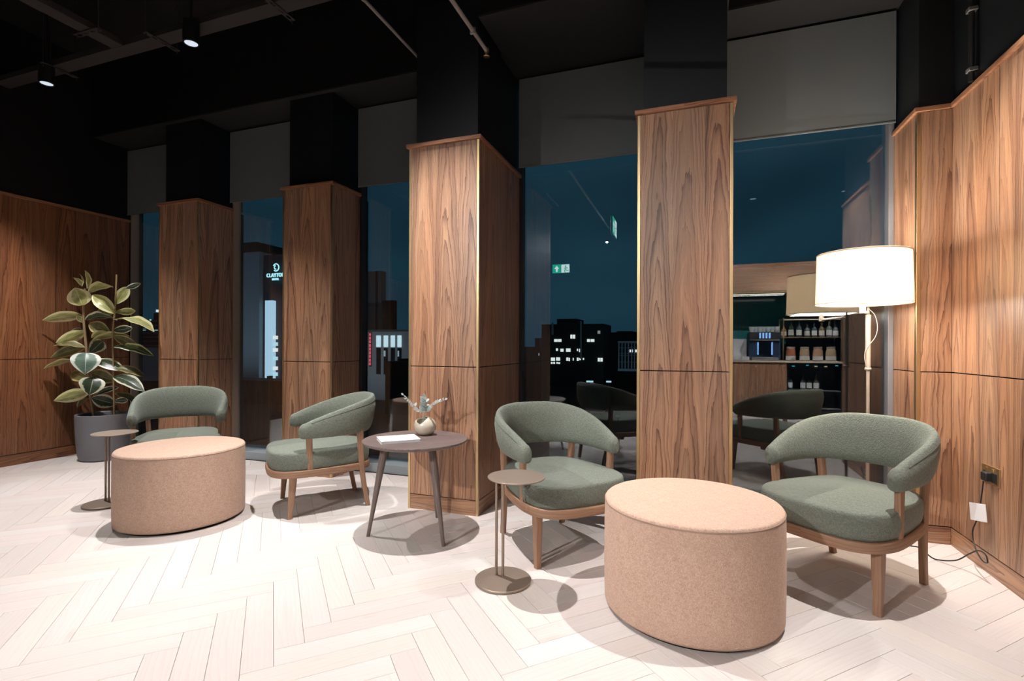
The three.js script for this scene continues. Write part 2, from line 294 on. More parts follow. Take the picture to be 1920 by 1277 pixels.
{
  mesh('wall_surface', box(XN + 0.03, 1.60, 0, TOP, -3.50, -3.4835), M.black, wallRight);
  mesh('wall_surface', box(XR + 0.02, 1.60, 0, TOP, -3.49, ZE - 0.002), M.black, wallRight);
  mesh('wall_upper', box(XN + 0.012, XR + 0.02, HC, TOP, -3.4835, ZR - 0.012), M.black, wallRight);
  mesh('wall_upper', box(XN + 0.012, XN + 0.03, HC, TOP, -3.80, -3.4835), M.navy, wallRight);
  mesh('wall_upper', box(XR + 0.012, XR + 0.02, HC, TOP, ZR - 0.012, ZE - 0.002), M.navy, wallRight);
  mesh('panel_backing', box(XN + 0.0155, XN + 0.0295, 0, HC, -3.83, ZR - 0.02), M.core, wallRight);
  mesh('panel_backing', box(XN + 0.0155, XR + 0.02, 0, HC, ZR - 0.0205, ZR - 0.0155), M.core, wallRight);
  mesh('panel_backing', box(XR + 0.0155, XR + 0.0195, 0, HC, ZR, ZE - 0.003), M.core, wallRight);
  for (const [y0, y1, oy] of [[HJ + 0.003, HC - 0.026, 1.6], [HP + 0.003, HJ - 0.003, 0.52]]) {
    mesh('panel', board(XN, XN + 0.015, y0, y1, -3.83, ZR - 0.028, 0.001, 0.21, oy), M.walnut, wallRight);
    mesh('panel', board(XN + 0.020, XR - 0.0005, y0, y1, ZR - 0.015, ZR, 0.001, 0.02, oy), M.walnutB, wallRight);
    for (const [z0, z1, ox] of [[ZR + 0.0005, -3.0075, 0.62], [-3.0045, -2.5345, 0.30], [-2.5315, ZE, 0.46]]) mesh('panel', board(XR, XR + 0.015, y0, y1, z0, z1, 0.001, ox, oy), M.walnut, wallRight);
  }
  mesh('brass_trim', board(XN - 0.001, XN + 0.019, 0, HC - 0.025, ZR - 0.0275, ZR + 0.001, 0.002), M.brass, wallRight);
  mesh('cap', board(XN - 0.014, XN + 0.029, HC - 0.025, HC, -3.83, ZR - 0.0005, 0.002, 0, 0, true), M.cap, wallRight);
  mesh('cap', board(XN - 0.014, XR - 0.0145, HC - 0.025, HC, ZR, ZR + 0.014, 0.002, 0, 0, true), M.cap, wallRight);
  mesh('cap', board(XR - 0.014, XR + 0.0195, HC - 0.025, HC, ZR, ZE, 0.002, 0, 0, true), M.cap, wallRight);
  mesh('end_panel', board(XR + 0.0005, 1.60, 0, HC, ZE - 0.0015, ZE + 0.014, 0.001, 0.5, 0), M.walnutB, wallRight);
  const b = struct('baseboard_right');
  mesh('plinth', board(XN, XN + 0.015, 0, HP - 0.003, -3.83, ZR - 0.028, 0.001, 0.3, 0.1, true), M.walnut, b);
  mesh('plinth', board(XN + 0.020, XR - 0.0005, 0, HP - 0.003, ZR - 0.015, ZR, 0.001, 0.2, 0.4, true), M.walnut, b);
  mesh('plinth', board(XR, XR + 0.015, 0, HP - 0.003, ZR + 0.0005, ZE, 0.001, 0.1, 0.7, true), M.walnut, b);
}

// ------------------------------------------------------------------ four clad pillars
function pillar(n, x0, x1, zf, ox, mat, sideOx) {
  const p = struct(n ? 'wood_pillar_' + String(n).padStart(3, '0') : 'wood_pillar'), zb = -3.80, t = 0.014;
  mesh('pillar_core', box(x0 + 0.02, x1 - 0.02, 0, HC - 0.026, -3.95, zf - 0.02), M.core, p);
  mesh('pillar_upper', box(x0 + 0.030, x1 - 0.030, HC, 3.4, -3.95, zf - 0.045), M.navy, p);
  for (const [y0, y1] of [[HJ + 0.0028, HC - 0.026], [HP + 0.003, HJ - 0.0028]]) {
    const oy = y0 > 0.5 ? 0 : 0; // grain runs through the joint
    const g = board(x0 + 0.017, x1 - 0.017, y0, y1, zf - t, zf, 0.001); reuv(g, ox - x0 - 0.017, 0.05); mesh('panel', g, mat, p);
    for (const s of [0, 1]) { const gx = s ? board(x1 - t, x1, y0, y1, zb, zf - 0.017, 0.001) : board(x0, x0 + t, y0, y1, zb, zf - 0.017, 0.001); reuv(gx, sideOx + 4, 0.05); mesh('side_panel', gx, mat === M.walnut ? M.walnutB : M.walnut, p); }
  }
  mesh('plinth', board(x0 + 0.017, x1 - 0.017, 0, HP - 0.003, zf - t, zf, 0.001, ox, 0.3, true), mat, p);
  for (const s of [0, 1]) mesh('side_plinth', s ? board(x1 - t, x1, 0, HP - 0.003, zb, zf - 0.017, 0.001, 0.3, 0.2, true) : board(x0, x0 + t, 0, HP - 0.003, zb, zf - 0.017, 0.001, 0.3, 0.2, true), mat, p);
  for (const s of [0, 1]) { const a = s ? x1 - 0.0165 : x0 - 0.001; mesh('brass_trim', board(a, a + 0.0175, 0, HC - 0.0255, zf - 0.0165, zf + 0.001, 0.002), M.brass, p); }
  mesh('cap', board(x0 - 0.016, x1 + 0.016, HC - 0.025, HC, -3.80, zf + 0.018, 0.002, ox, 0, true), M.cap, p);
}
function reuv(g, ox, oy) { const p = g.attributes.position, u = g.attributes.uv, nn = g.attributes.normal; for (let i = 0; i < p.count; i++) { const side = Math.abs(nn.getX(i)) > 0.7; u.setXY(i, (side ? p.getZ(i) : p.getX(i)) + ox, p.getY(i) + oy); } }
const PZ = [[-4.826, -4.312, -3.43], [-3.318, -2.80, -3.43], [-1.8025, -1.2876, -2.985], [-0.2917, 0.2163, -2.985]];
pillar(0, ...PZ[0], 0.19, M.walnutB, 0.2); pillar(1, ...PZ[1], 0.52, M.walnut, 0.6); pillar(2, ...PZ[2], 0.0, M.walnut, 0.35); pillar(3, ...PZ[3], 0.347, M.walnutB, 0.1);

// ------------------------------------------------------------------ five windows between them, with roller blinds
const openings = [[XL, -4.826], [-4.312, -3.318], [-2.80, -1.8025], [-1.2876, -0.2917], [0.2163, XN]];
const blindLabels = ['grey roller blind over the narrow window beside the potted plant', 'grey roller blind between the first and second pillar from the plant', 'grey roller blind left of the pillar behind the round wooden table', 'broad grey roller blind above the window with the reflected green exit sign', 'grey roller blind above the floor lamp, the brightest one'];
openings.forEach(([x0, x1], i) => {
  const w = struct('window_' + (i + 1)), f = 0.022;
  mesh('sill', board(x0, x1, 0, 0.075, -3.90, -3.715, 0.004), M.sillGrey, w);
  mesh('frame', board(x0, x0 + f, 0.075, 3.225, -3.88, -3.80, 0.003), i === 0 || i === 1 ? M.warmLitFrame : M.frame, w);
  mesh('frame', board(x1 - (i === 4 ? 0.03 : f), x1, 0.075, 3.225, -3.88, -3.80, 0.003), i === 4 ? M.anodised : M.frame, w);
  mesh('frame', board(x0 + f, x1 - f, 3.18, 3.225, -3.88, -3.80, 0.003), M.frame, w);
  mesh('pane', box(x0 + 0.01, x1 - 0.01, 0.07, 3.2, ZG - 0.012, ZG), M.glass, w);
  const b = thing('roller_blind', blindLabels[i], 'blind', [(x0 + x1) / 2, 2.505, -3.765]);
  const h = (x1 - x0) / 2 - 0.004;
  mesh('blind_fabric', box(-h, h, 0.012, 0.70, -0.0012, 0.0012), M.blind, b);
  mesh('bottom_bar', board(-h, h, 0, 0.013, -0.005, 0.005, 0.003), M.blind, b);
  mesh('roller_tube', rod([-h, 0.685, -0.018], [h, 0.685, -0.018], 0.016), M.frame, b);
});

// ------------------------------------------------------------------ lights: ceiling spots, the window row as the shadows place it, the rest out of view
function spot(x, y, z, label, cd, target, opts = {}) {
  const o = thing('ceiling_spotlight', label, 'spotlight', [x, y, z], 0, opts.group);
  mesh('housing', lathe([[0.042, 0.004], [0.046, 0], [0.052, 0.001], [0.053, 0.006], [0.053, 0.155], [0.05, 0.16], [0, 0.16]], 32), M.black, o);
  mesh('lens', lathe([[0, 0.006], [0.046, 0.006], [0.046, 0.012], [0, 0.012]], 32), std({ color: rgb(0.2, 0.2, 0.2), emissive: rgb(0.66, 0.74, 0.84), emissiveIntensity: 1.0 }), o);
  mesh('stem', rod([0, 0.16, 0], [0, TOP - y - 0.002, 0], 0.009), M.black, o);
  const l = new THREE.SpotLight(WARM, cd, 0, opts.angle ?? 0.68, opts.penumbra ?? 0.55, 2); l.name = 'spot_beam';
  l.position.set(x, y - 0.004, z); l.target.position.set(...(target ?? [x, 0, z + 0.32])); l.castShadow = true; l.shadow.radius = 0.6; l.shadow.mapSize.set(2048, 2048);
  scene.add(l, l.target); return o;
}
spot(-5.02, 3.25, -2.63, 'black ceiling spotlight with a glowing white lens, the farther left of the two in view', LIGHT.window * 0.66);
spot(-3.37, 3.25, -2.62, 'black ceiling spotlight with a glowing white lens, beside a perforated steel bracket', LIGHT.window * 0.9);
spot(-1.53, 3.25, -2.49, 'black ceiling spotlight straight above the round wooden table', LIGHT.window);
spot(0.91, 3.25, -2.62, 'black ceiling spotlight above the chair by the floor lamp', LIGHT.window * 0.85);
[-4.9, -3.0, -1.63, 0.02].forEach((x, i) => spot(x, 3.25, 2.7, ['unseen black ceiling spotlight at the far left of the back row, lighting the lounge', 'unseen black ceiling spotlight second from the left in the back row, lighting the pillar fronts', 'black ceiling spotlight mirrored as a bright point in the window', 'unseen black ceiling spotlight of the back row nearest the bar, lighting the lounge'][i], LIGHT.back * [0.2, 1.45, 0.35, 0.2][i], [x + [0, 2.9, 1.1, 0][i], 0, -2.4], { group: 'ceiling spotlights over the back of the lounge', angle: 0.54, penumbra: 1 }));  // out of view, placed to light the fronts; only the third is mirrored
[0.85, 2.0].forEach((x, i) => spot(x, 3.25, 0.35, ['unseen black ceiling spotlight placed to light the left half of the bar', 'unseen black ceiling spotlight placed to light the right half of the bar'][i], 60, [x, 0.9, 1.6], { group: 'unseen ceiling spotlights in front of the bar', angle: 0.7, penumbra: 0.8 }));  // out of view, placed to light the mirrored bar

// ------------------------------------------------------------------ lounge chairs
function outline(inset, N = 88) {
  const half = [[0, 0.612], [0.11, 0.607], [0.198, 0.583], [0.260, 0.525], [0.288, 0.43], [0.285, 0.32], [0.264, 0.18], [0.236, 0.06], [0.185, -0.018], [0.1, -0.045]];
  const pts = [...half.map(([x, z]) => V(x, 0, z)), V(0, 0, -0.05), ...half.slice(1).reverse().map(([x, z]) => V(-x, 0, z))];
  const c = new THREE.CatmullRomCurve3(pts, true, 'centripetal'), P = c.getSpacedPoints(N).slice(0, N);
  return P.map((p, i) => { const a = P[(i + 1) % N], b = P[(i + N - 1) % N], t = a.clone().sub(b).normalize(); const n = V(-t.z, 0, t.x); if (n.dot(V(p.x, 0, p.z - 0.28)) > 0) n.negate(); return p.clone().addScaledVector(n, inset); });
}
function rounded(w, h, k = 5, e = 4) { const out = []; const n = k * 4; for (let i = 0; i < n; i++) { const a = i / n * 2 * Math.PI, c = Math.cos(a), s = Math.sin(a); out.push([Math.sign(c) * Math.pow(Math.abs(c), 2 / e) * w / 2, Math.sign(s) * Math.pow(Math.abs(s), 2 / e) * h / 2]); } return out; }
function leg(a, b, wa, da, wb, db, bend = 0) {      // tapered square-section leg from a (foot) to b (top)
  const rings = [], A = V(...a), B = V(...b);
  for (let i = 0; i <= 8; i++) { const t = i / 8, c = A.clone().lerp(B, t), k = smooth(0, 1, t); c.z += bend * Math.sin(Math.PI * t); rings.push(rounded(mix(wa, wb, k), mix(da, db, k), 6, 4.5).map(([x, z]) => V(c.x + x, c.y, c.z + z))); }
  return loft(rings);
}
const chairGeo = (() => {
  const g = {};
  const ring = outline(0.013), inner = outline(0.013);
  { // timber ring
    const o = outline(0.0), N = o.length, mid = outline(0.0135);
    const rings = o.map((p, i) => { const d = mid[i].clone().sub(p).normalize(); return rounded(0.027, 0.046, 4, 5).map(([a, b]) => mid[i].clone().addScaledVector(d, a).setY(0.281 + b)); });
    g.frame = loft(rings, true);
  }
  { // seat cushion
    const lv = [[0.03, 0.300], [0.016, 0.303], [0.010, 0.318], [0.005, 0.345], [0.004, 0.375], [0.006, 0.402], [0.010, 0.412], [0.018, 0.4185], [0.045, 0.4225]];
    const rings = lv.map(([i, y]) => outline(i).map((p) => p.setY(y)));
    const base = outline(0.045);
    for (const k of [0.8, 0.6, 0.4, 0.2, 0.04]) rings.push(base.map((p) => V(p.x * k, 0.4225 + 0.016 * (1 - k * k * 0.9) * 0.8 , 0.28 + (p.z - 0.28) * k)));
    g.cushion = loft(rings);
    g.welt = loft(outline(0.0115).map((p, i, P) => { const c = V(0, 0, 0.28), d = c.sub(p).setY(0).normalize(); return rounded(0.005, 0.005, 2, 2).map(([a, b]) => p.clone().addScaledVector(d, a).setY(0.4085 + b)); }), true);
  }
  g.frontLeg = leg([0.249, 0, 0.488], [0.240, 0.262, 0.468], 0.032, 0.030, 0.044, 0.046);
  g.frontLegL = leg([-0.249, 0, 0.488], [-0.240, 0.262, 0.468], 0.032, 0.030, 0.044, 0.046);
  g.post = leg([0.270, 0.288, 0.372], [0.277, 0.535, 0.380], 0.026, 0.036, 0.028, 0.040);
  g.postL = leg([-0.270, 0.288, 0.372], [-0.277, 0.535, 0.380], 0.026, 0.036, 0.028, 0.040);
  g.rear = leg([0.203, 0, -0.012], [0.235, 0.54, 0.050], 0.030, 0.030, 0.030, 0.042, 0.016);
  g.rearL = leg([-0.203, 0, -0.012], [-0.235, 0.54, 0.050], 0.030, 0.030, 0.030, 0.042, 0.016);
  g.rail = board(-0.235, 0.235, 0.232, 0.258, 0.16, 0.20, 0.003);
  { // wrap-around upholstered back
    const half = [[0, -0.052], [0.09, -0.042], [0.18, -0.008], [0.248, 0.066], [0.280, 0.17], [0.286, 0.28], [0.280, 0.385], [0.272, 0.440]];
    const pts = [...half.slice(1).reverse().map(([x, z]) => V(-x, 0, z)), ...half.map(([x, z]) => V(x, 0, z))];
    const c = new THREE.CatmullRomCurve3(pts, false, 'centripetal'), K = 84, rings = [];
    for (let i = 0; i <= K; i++) {
      const u = 0.5 - 0.5 * Math.cos(Math.PI * i / K) * (1) , s = mix(i / K, u, 0.55), p = c.getPointAt(s), t = c.getTangentAt(s), n = V(-t.z, 0, t.x); if (n.dot(V(p.x, 0, p.z - 0.2)) < 0) n.negate();
      const back = smooth(0.40, -0.03, p.z), tipd = Math.min(s, 1 - s) * c.getLength(), e = clamp(tipd / 0.036), r = Math.sqrt(clamp(1 - (1 - e) * (1 - e)));
      const yb = 0.503 + 0.006 * back + (1 - r) * 0.020, top = mix(0.602, 0.757, Math.pow(clamp((0.40 - p.z) / 0.44), 0.86)), yt = mix(yb + 0.03, top, 0.25 + 0.75 * r), th = mix(0.012, 0.062 + 0.006 * back, r), lean = 0.040 * back;
      rings.push(rounded(th, yt - yb, 7, 2.7).map(([a, b]) => { const f = b / (yt - yb) + 0.5; return p.clone().addScaledVector(n, a * (1 - 0.22 * smooth(0.6, 1, f)) + lean * (f - 0.35)).setY(yb + (b + (yt - yb) / 2)); }));
    }
    g.back = loft(rings);
    g.seam = (() => { const P = []; for (let i = 8; i <= K - 8; i++) { const R = rings[i]; P.push(R[Math.round(R.length * 0.11)].clone().lerp(R[Math.round(R.length * 0.11)], 1)); } return new THREE.TubeGeometry(new THREE.CatmullRomCurve3(P), 120, 0.0022, 6); })();
  }
  return g;
})();
function chair(label, x, z, deg) {
  const o = thing('lounge_chair', label, 'chair', [x, 0, z], deg * Math.PI / 180, 'green upholstered lounge chairs along the windows');
  mesh('seat_frame', chairGeo.frame, M.beech, o);
  const c = mesh('seat_cushion', chairGeo.cushion, M.boucle, o); mesh('piping', chairGeo.welt, M.boucle, c);
  for (const k of ['frontLeg', 'frontLegL', 'rear', 'rearL']) mesh('leg', chairGeo[k], M.beech, o);
  for (const k of ['post', 'postL']) mesh('arm_post', chairGeo[k], M.beech, o);
  mesh('seat_rail', chairGeo.rail, M.beech, o);
  const b = mesh('backrest', chairGeo.back, M.boucle, o); mesh('piping', chairGeo.seam, M.boucle, b);
  return o;
}
const chair0 = chair('green lounge chair behind the smaller-looking pouf, between the potted plant and the side table', -3.905, -2.985, 47);
function placeChair(label, x, z, deg) { const c = chair0.clone(); c.name = numbered('lounge_chair'); c.position.set(x, 0, z); c.rotation.y = deg * Math.PI / 180; c.userData = { ...chair0.userData, label }; scene.add(c); }
placeChair('green lounge chair seen from its side, left of the round wooden table', -2.2525, -3.0645, -41.1);
placeChair('green lounge chair facing right behind the slim bronze side table, next to the third pillar', -0.8865, -2.916, 45.7);
placeChair('green lounge chair in front of the floor lamp, turned to the pouf', 0.869, -2.98, -41.8);

// ------------------------------------------------------------------ round upholstered poufs
function pouf(label, x, z, r, h, turn) {
  const o = thing('round_pouf', label, 'pouf', [x, 0, z], turn, 'round beige poufs');
  mesh('base', lathe([[0, 0.001], [r - 0.022, 0.001], [r - 0.022, 0.014], [0, 0.014]], 96), M.dark, o);
  mesh('side_cover', metreUV(lathe([[0, 0.0145], [r - 0.008, 0.0145], [r - 0.002, 0.017], [r, 0.024], [r + 0.0015, 0.1], [r + 0.002, 0.22], [r + 0.0015, 0.35], [r, h - 0.020], [r - 0.0015, h - 0.0145]], 128), 2 * Math.PI * r, h), M.wool, o);
  const top = lathe([[r - 0.0015, h - 0.0135], [r - 0.003, h - 0.007], [r - 0.008, h - 0.002], [r - 0.02, h], [r * 0.6, h + 0.003], [r * 0.3, h + 0.004], [0, h + 0.004]], 128);
  { const p = top.attributes.position, u = top.attributes.uv; for (let i = 0; i < p.count; i++) u.setXY(i, p.getX(i), p.getZ(i)); }
  mesh('top_cover', top, M.wool, o);
  mesh('piping', new THREE.TorusGeometry(r - 0.001, 0.0022, 6, 128).rotateX(Math.PI / 2).translate(0, h - 0.014, 0), M.wool, o);
}
pouf('big round beige wool pouf in front of the chair by the floor lamp', 0.0026, -2.277, 0.3585, 0.452, 0);
pouf('round beige wool pouf in front of the chair near the potted plant', -3.061, -2.331, 0.3555, 0.456, 1.3);

// ------------------------------------------------------------------ round wooden table, book, vase
{
  const o = thing('coffee_table', 'round dark wooden table on three slanting legs, in front of the third pillar', 'table', [-1.531, 0, -2.618]);
  const top = lathe([[0, 0.524], [0.268, 0.524], [0.292, 0.532], [0.305, 0.541], [0.307, 0.545], [0.3055, 0.549], [0.302, 0.55], [0, 0.55]], 96);
  { const p = top.attributes.position, u = top.attributes.uv; for (let i = 0; i < p.count; i++) u.setXY(i, p.getX(i) * 0.7 + p.getZ(i) * 0.7, p.getZ(i) * 0.7 - p.getX(i) * 0.7); }
  mesh('table_top', top, M.smokedTop, o);
  for (const [fx, fz] of [[-0.218, 0.158], [0.256, 0.137], [0.006, -0.262]]) {
    const l = Math.hypot(fx, fz), tx = fx / l * 0.175, tz = fz / l * 0.175, rings = [];
    for (let i = 0; i <= 10; i++) { const t = i / 10, r = mix(0.0105, 0.0215, smooth(0, 0.9, t)), R = []; for (let k = 0; k < 20; k++) R.push(V(mix(fx, tx, t) + r * Math.cos(k * Math.PI / 10), mix(0, 0.524, t), mix(fz, tz, t) + r * Math.sin(k * Math.PI / 10))); rings.push(R); }
    mesh('leg', loft(rings), M.smoked, o);
  }
}
{ // book: cover with a faint handwritten title
  const cv = document.createElement('canvas'); cv.width = 512; cv.height = 512; const g = cv.getContext('2d');
  g.fillStyle = '#dfe1e1'; g.fillRect(0, 0, 512, 512); g.strokeStyle = '#5d6a6b'; g.lineCap = 'round'; g.lineWidth = 9;
  const R = rng(8); let x = 70; g.beginPath(); g.moveTo(x, 150); g.lineTo(100, 215); g.lineTo(142, 130); g.stroke(); g.lineWidth = 6;
  for (let k = 0; k < 11; k++) { x = 140 + k * 27; const h = k === 4 ? 70 : 26 + R() * 14; g.beginPath(); g.moveTo(x, 190); g.quadraticCurveTo(x + 6, 190 - h, x + 16, 190 - h * 0.4); g.quadraticCurveTo(x + 20, 196, x + 27, 188); g.stroke(); }
  g.lineWidth = 4; for (let k = 0; k < 3; k++) { g.strokeStyle = '#9aa3a3'; g.beginPath(); g.moveTo(190 + k * 70, 320); g.lineTo(236 + k * 70, 318); g.stroke(); }
  const t = new THREE.CanvasTexture(cv); t.colorSpace = THREE.SRGBColorSpace;
  const o = thing('book', 'thin white book with faint handwriting lying on the round wooden table', 'book', [-1.591, 0.5505, -2.526], -0.82);
  // local x runs along the lower edge of the cover
  const w = 0.178, d = 0.222, cover = new RoundedBoxGeometry(w, 0.0016, d, 1, 0.0005);
  { const p = cover.attributes.position, u = cover.attributes.uv; for (let i = 0; i < p.count; i++) u.setXY(i, p.getX(i) / w + 0.5, 0.5 - p.getZ(i) / d); }
  mesh('front_cover', cover.clone().translate(0, 0.0152, 0), std({ map: t, roughness: 0.55 }), o);
  mesh('page_block', new RoundedBoxGeometry(w - 0.005, 0.0126, d - 0.006, 1, 0.0005).translate(0, 0.0080, 0), M.paper, o);
  mesh('back_cover', new RoundedBoxGeometry(w, 0.0016, d, 1, 0.0005).translate(0, 0.0008, 0), M.white, o);
}
{ // cream ceramic vase: a swollen ball folded open to one side
  const o = thing('ceramic_vase', 'glossy cream ball-shaped ceramic vase with a folded opening, on the round table', 'vase', [-1.545, 0.55, -2.755]);
  const clay = phys({ color: rgb(0.60, 0.53, 0.43), roughness: 0.28, clearcoat: 0.6, clearcoatRoughness: 0.15 });
  const shell = (R, ax, cut, off, lip) => {          // swollen ball cut open round the axis, with a rolled lip and an inside
    const prof = []; for (let i = 0; i <= 30; i++) { const a = Math.PI * (1 - i / 30 * cut); prof.push([i ? R * Math.sin(a) : 0, R * Math.cos(a)]); }
    const e = prof[30], a1 = Math.PI * (1 - cut), nx = Math.sin(a1), ny = Math.cos(a1);
    for (let i = 1; i <= 8; i++) { const t = i / 8 * Math.PI, k = lip * (1 - Math.cos(t)) / 2, m = lip * 0.5 * Math.sin(t); prof.push([e[0] - nx * k + ny * -m * -1, e[1] - ny * k + nx * m * -1]); }
    for (let i = 1; i <= 14; i++) { const t = a1 + (Math.PI - a1) * i / 14; prof.push([i === 14 ? 0 : (R - lip) * Math.sin(t), (R - lip) * Math.cos(t)]); }
    const g = lathe(prof, 64).applyQuaternion(new THREE.Quaternion().setFromUnitVectors(V(0, 1, 0), ax.clone().normalize())), p = g.attributes.position;
    for (let i = 0; i < p.count; i++) { let x = p.getX(i) * 1.06 + off[0], y = p.getY(i) * 0.92 + off[1], z = p.getZ(i) + off[2]; if (y < -0.05) y = -0.05 + (y + 0.05) * 0.25; p.setXYZ(i, x, y + 0.0532, z); }
    g.computeVertexNormals(); return g;
  };
  mesh('body', shell(0.066, V(-0.42, 0.80, 0.46), 0.74, [0, 0, 0], 0.007), clay, o);
  mesh('folded_lip', shell(0.046, V(0.25, 0.80, 0.30), 0.66, [-0.0165, 0.014, 0.006], 0.006), clay, o);
}
{ // three frosted sprigs standing in the vase
  const leafM = phys({ color: rgb(0.62, 0.66, 0.62), roughness: 0.7, transmission: 0.3, thickness: 0 }), leafB = phys({ color: rgb(0.42, 0.50, 0.50), roughness: 0.7, transmission: 0.3, thickness: 0 });
  const base = V(-1.553, 0.635, -2.748), R = rng(21);
  const oval = (l, w) => { const pos = [], idx = [], uv = []; for (let i = 0; i <= 6; i++) for (let j = 0; j <= 2; j++) { const t = i / 6, k = j - 1, ww = w / 2 * Math.sin(Math.PI * Math.pow(t, 0.8)); pos.push(k * ww, t * l, 0.25 * Math.abs(k) * ww - 0.12 * l * t * t); uv.push(j / 2, t); } for (let i = 0; i < 6; i++) for (let j = 0; j < 2; j++) { const a = i * 3 + j; idx.push(a, a + 1, a + 3, a + 1, a + 4, a + 3); } const g = new THREE.BufferGeometry(); g.setAttribute('position', new THREE.Float32BufferAttribute(pos, 3)); g.setAttribute('uv', new THREE.Float32BufferAttribute(uv, 2)); g.setIndex(idx); g.computeVertexNormals(); return g; };
  const sprigs = [
    ['frosted white sprig in the vase reaching out to the left', [[0, 0, 0], [-0.02, 0.055, 0.005], [-0.065, 0.10, 0.01], [-0.135, 0.158, 0.012]], 12, 0.026, leafM],
    ['frosted blue-white sprig in the vase, the bushy one in the middle', [[0, 0, 0], [0.008, 0.05, 0], [0.02, 0.095, 0.004], [0.012, 0.142, 0.006]], 30, 0.044, leafB],
    ['frosted white sprig in the vase reaching out to the right', [[0, 0, 0], [0.03, 0.06, 0.004], [0.085, 0.108, 0.006], [0.150, 0.138, 0.006]], 11, 0.026, leafM]];
  for (const [label, pts, n, L, mat] of sprigs) {
    const o = thing('sprig', label, 'sprig', base.toArray()); const c = new THREE.CatmullRomCurve3(pts.map((p) => V(...p)));
    mesh('stem', new THREE.TubeGeometry(c, 24, 0.0016, 6), leafB, o);
    const g = oval(L, L * 0.72);
    for (let k = 0; k < n; k++) {
      const t = 0.36 + 0.64 * k / (n - 1), p = c.getPoint(t), d = c.getTangent(t), side = V(R() - 0.5, R() - 0.5, R() - 0.2).cross(d).normalize();
      const m = mesh('leaf', g, n > 15 && k % 3 === 1 ? leafM : mat, o); m.position.copy(p); m.quaternion.setFromUnitVectors(V(0, 1, 0), d.clone().multiplyScalar(0.55).add(side.multiplyScalar(k === n - 1 ? 0.1 : 0.85)).normalize()); m.scale.setScalar(mix(1.15, 0.75, (t - 0.36) / 0.64));
    }
  }
}

// ------------------------------------------------------------------ two slim side tables
function sideTable(label, bx, bz, tx, tz, h) {
  const o = thing('side_table', label, 'side table', [bx, 0, bz], 0, 'slim bronze side tables');
  mesh('base', lathe([[0, 0.001], [0.128, 0.001], [0.132, 0.004], [0.132, 0.011], [0.129, 0.014], [0, 0.014]], 72), M.bronze, o);
  const dx = tx - bx, dz = tz - bz, l = Math.hypot(dx, dz), ux = dx / l, uz = dz / l, sx = -0.044, sz = -0.025;
  for (const k of [0, 0.034]) mesh('stem', rod([sx + k * 0.98, 0.0135, sz + k * 0.0], [sx + k * 0.98, h - 0.006, sz], 0.0065), M.bronze, o);
  mesh('table_top', lathe([[0, h - 0.007], [0.129, h - 0.007], [0.132, h - 0.005], [0.132, h - 0.0015], [0.1305, h], [0, h]], 72).translate(dx, 0, dz), M.bronze, o);
}
sideTable('slim bronze side table with a round top, beside the big pouf', -0.822, -2.205, -0.755, -2.195, 0.5);
sideTable('slim bronze side table with a round top, beside the plant pot', -3.785, -2.330, -3.735, -2.355, 0.494);

